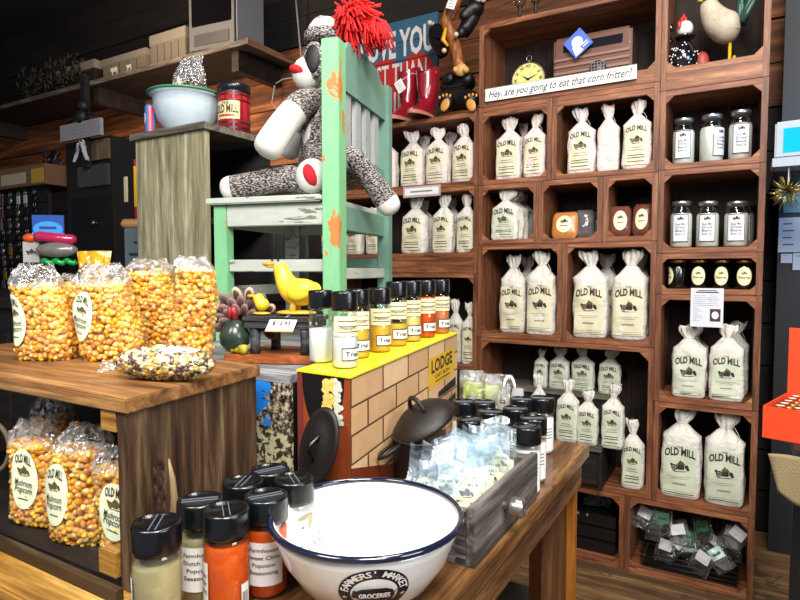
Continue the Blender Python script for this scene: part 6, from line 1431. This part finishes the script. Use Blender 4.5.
for k, (u, v) in enumerate(((592, 538), (602, 541), (612, 530))):
    p = aty(u, v, 2.64); cutter(['packet with white-green card on the black trays, left', 'packet with green card on the black trays, middle', 'silvery cutter packet on the black trays, right'][k], (p.x, 2.64+.02*k, F2+.215), (-.3, .3*k, .2*k), [2, 4, 3][k], 'cutter packets on the trays')
t = thing('wire_tray', 'low dark tray heaped with cutter packets in the bottom crate', 'tray', (-.15, 2.60, F2)); MB().box(-.17, .17, -.05, .15, .001, .008).build('tray_base', M_IRON, t)
m = MB()
for z_ in (.02, .04, .06): m.tube([(-.175, -.055, z_), (.175, -.055, z_), (.175, .155, z_), (-.175, .155, z_)], .003, 6, 0, True)
m.build('wire_side', M_IRON, t)
spots = [(642, 520, .35), (655, 532, .2), (661, 526, .1), (664, 560, .0), (672, 548, .5), (680, 538, -.3), (689, 545, .2), (692, 556, -.2), (700, 565, .3), (704, 535, -.4), (712, 548, .6), (722, 562, -.5), (730, 540, .3), (732, 552, -.2), (733, 540, .5)]
desc = ['tall clear bag leaning on the divider', 'long packet behind the green cards', 'green card packet at the upper left of the heap', 'white card packet lying lowest at the front', 'silvery packet above the white card', 'long glinting packet in the middle of the heap', 'bright green card packet standing in the middle', 'mint printed packet under the bright green one', 'packet lying right of the mint printed one', 'dark packet at the back of the heap', 'thin packet crossing the heap on the right', 'silver round cutter packet at lower right', 'wiry packet near the crate side', 'grey packet right of the silver round one', 'clear bag standing at the right end of the heap']
for k, (u, v, a) in enumerate(spots):
    p = aty(u, v, 2.60+.05*math.sin(k*2.1)); cutter(desc[k], (p.x, 2.60+.05*math.sin(k*2.1), max(F2+.05, p.z)), (-.5+.3*math.sin(k), a, .5*math.sin(k*1.3)), [3, 1, 4, 0, 3, 3, 1, 2, 3, 1, 3, 5, 3, 3, 3][k], 'cutter packets heaped in the tray')
# ================================================================ right side: monitor, papers, candy box
t = thing('computer_monitor', 'small pale monitor with glowing blue screen at the right edge', 'monitor', tuple(aty(795, 157, 2.4)), -.12)
MB().box(-.06, .18, 0, .02, 0, .125).build('case', plain('monitor_case', '9aa4ac', .4), t, bevel=.006)
em, nt, out = newmat('screen_glow'); e = N(nt, 'ShaderNodeEmission'); e.inputs[0].default_value = lin('18a8d8'); e.inputs[1].default_value = 1.3; nt.links.new(e.outputs[0], out.inputs[0]); MB().box(-.035, .17, -.0015, 0, .018, .1).build('screen', em, t)
p = aty(772, 160, 2.42); t2 = thing('wall_bracket_shelf', 'pale narrow shelf ledge at the right edge carrying the monitor', 'shelf', (p.x, 2.38, p.z)); zt = aty(795, 157, 2.4).z
t2.location.z = zt-.001; m = MB(); m.box(0, .5, 0, .12, -.03, -.001); m.build('ledge', plain('ledge_white', '98a0aa', .4), t2); m = MB(); m.box(.02, .12, .1, .9, -.02, -.002); m.build('support_arm', plain('arm_dark', '22242a', .5), t2)
# garland
p = aty(788, 192, 2.4); t = thing('tinsel_ornament', 'spiky gold and silver tinsel ornament hanging under the ledge', 'ornament', tuple(p)); m = MB(); rn = random.Random(20)
for k in range(120):
    d = Vector((rn.gauss(0, 1), rn.gauss(0, .6), rn.gauss(-.3, 1))).normalized()*rn.uniform(.03, .065); m.tube([d*.1, d], [.0022, .0008], 4, rn.choice((0, 0, 1, 2)))
o = m.build('tinsel_spikes', [plain('tinsel_gold', 'a89048', .25, .8), M_SILVER, plain('tinsel_green', '46603c', .4)], t); o['kind'] = 'stuff'; MB().tube([(0, 0, 0), (0, 0, zt-.032-p.z)], .0015).build('hanging_thread', M_STRING, t)
# dark door panel carrying papers
pw_ = aty(775, 250, 3.0); slabm = MB().box(.14, 2.4, 3.02, 3.06, 0, 3.0); o = slabm.build('door_1', plain('navy_black_door', '0c1018', .6)); struct(o)
def paper(u0, v0, u1, v1, label, mat, lines=3):
    a, b = aty(u0, v0, 3.014), aty(u1, v1, 3.014); m = MB(); m.box(a.x, b.x, 3.012, 3.0198, b.z, a.z); W2, H2 = b.x-a.x, a.z-b.z; P = plane_P(((a.x+b.x)/2, 3.012, (a.z+b.z)/2), (1, 0, 0), (0, 0, 1), (0, -1, 0))
    for i in range(lines): decal_rect(m, P, -W2*.3, W2*(.1+.1*(i % 2)), H2*(.3-.2*i), H2*(.34-.2*i), 1, 2, 2)
    return tag(m.build('notice_paper', [mat, plain('notice_ink', '4a5468', .6)]), label, 'paper', 'notices on the dark door')
BP = plain('bluish_paper', 'b4bccc', .6)
paper(779, 218, 800, 252, 'large bluish notice paper on the dark door, top left', BP, 4); paper(781, 254, 792, 263, 'small notice slip below the large one on the dark door', BP, 1); paper(793, 253, 806, 270, 'notice slip at the very right edge, lowest on the door', BP, 1); paper(784, 190, 806, 212, 'teal-tinted notice behind the tinsel ornament', plain('teal_paper', '4a7c88', .5), 0)
# candy box on a dark stand with burlap
Ybx = 1.60; pa = aty(762, 438, Ybx); bz = aty(762, 437, Ybx).z
st2 = thing('dark_stand', 'dark stand at the right edge holding the red candy box', 'stand', (pa.x+.22, Ybx+.02, 0)); MB().box(-.16, .13, -.10, .22, bz-.03, bz-.001).build('top', M_BLACKM, st2)
for x_, y_ in ((-.14, -.06), (.08, -.06), (-.14, .18), (.08, .18)): MB().box(x_, x_+.03, y_, y_+.03, 0, bz-.0305).build('leg', M_BLACKM, st2)
t = thing('candy_box', 'open orange-red display box of wrapped candies at right edge', 'box', (pa.x, Ybx, bz), math.radians(-16)); w = .30; hb = .075
RD = M_ORANGE
MB().box(0, w, 0, .003, 0, hb).build('front_wall', RD, t); MB().box(0, .003, .0035, .2, 0, hb*1.0).build('side_wall', RD, t); MB().box(.0035, w, .0035, .2, 0, .003).build('bottom', RD, t)
MB().box(.0035, w, .2005, .204, 0, hb+.17).build('raised_lid', RD, t)
MB().box(.004, w, .01, .199, .0035, hb-.028).build('inner_tray', plain('tray_white', 'd8d0c0', .5), t)
cb = None
for j in range(5):
    for i in range(7):
        loc = Vector((.028+.037*i, .028+.037*j, hb-.008)); loc.rotate(Matrix.Rotation(math.radians(-16), 3, 'Z')); loc += Vector((pa.x, Ybx, bz))
        if cb is None:
            cb = thing('wrapped_candy', 'round wrapped candy in the red display box', 'candy', loc, 0, 'wrapped candies in the red box')
            MB().lathe([(.006, -.014), (.016, -.012), (.017, -.002), (.014, .006), (.0005, .009)], 14).build('candy', plain('candy_dark_red', '7c1c1c', .25), cb); MB().lathe([(.0172, -.004), (.0178, .001), (.0162, .003)], 14, cap=False).build('gold_ruffle', plain('gold_foil', 'c8a840', .3, .6), cb); MB().lathe([(.0005, .0095), (.008, .0085)], 12, cap=False).build('cream_dot', M_CREAM, cb)
        else: dup(cb, loc, .3*i, 'round wrapped candy in the red display box')
m = MB(); bp = aty(788, 446, 1.5)
m.grid(lambda i, j: Vector((-.035+.12*i+.02*j*(1-i), .012*math.sin(5*i+2*j)-.0, -.105*j*(1-.55*abs(i-.35)))), 14, 12, 0, True); o = m.build('burlap_cloth', plain('burlap', '8c7a58', .9, 0, 1, 300), None, (bp.x, 1.502, bz-.012)); md = o.modifiers.new('s', 'SOLIDIFY'); md.thickness = .003; tag(o, 'tan burlap cloth corner hanging below the red candy box', 'cloth')
# ================================================================ light and view
def area(name, loc, target, size, power, col=(1, 1, 1), sy=None):
    l = bpy.data.lights.new(name, 'AREA'); l.energy = power; l.size = size; l.color = col
    if sy: l.shape = 'RECTANGLE'; l.size_y = sy
    o = bpy.data.objects.new(name, l); C.objects.link(o); o.location = loc; o.rotation_euler = (Vector(target)-Vector(loc)).to_track_quat('-Z', 'Y').to_euler(); return o
area('ceiling_lamp', (.5, -.3, 2.9), (-.6, 1.8, 1.0), .9, 75, (1, .97, .93))
area('track_lamp', (-.1, 1.1, 3.2), (-.5, 1.9, .6), .5, 26, (1, .94, .86))
area('right_fill', (1.9, .4, 1.9), (-.9, 1.6, 1.0), 1.0, 26, (.92, .96, 1))  # fill light added from the right, no window stands there
area('counter_lamp', (-.75, -.35, 2.2), (-.7, 1.0, .9), .5, 16, (1, .98, .95))
area('wall_lamp', (-3.2, 2.2, 2.15), (-3.4, 3.2, 2.4), .3, 34, (1, .75, .5), 2.5)
area('monitor_light', (.5, 2.3, 1.95), (.3, 2.9, 1.6), .12, 2.2, (.1, .45, 1))
w = bpy.data.worlds.new('world'); bpy.context.scene.world = w; w.use_nodes = True; w.node_tree.nodes['Background'].inputs[0].default_value = (.8, .88, 1, 1); w.node_tree.nodes['Background'].inputs[1].default_value = .2
s = bpy.context.scene; s.view_settings.view_transform = 'Standard'; s.view_settings.look = 'None'; s.view_settings.gamma = 1; s.view_settings.exposure = .55; s.view_settings.use_curve_mapping = False
s.cycles.transparent_max_bounces = 24; s.cycles.max_bounces = 8
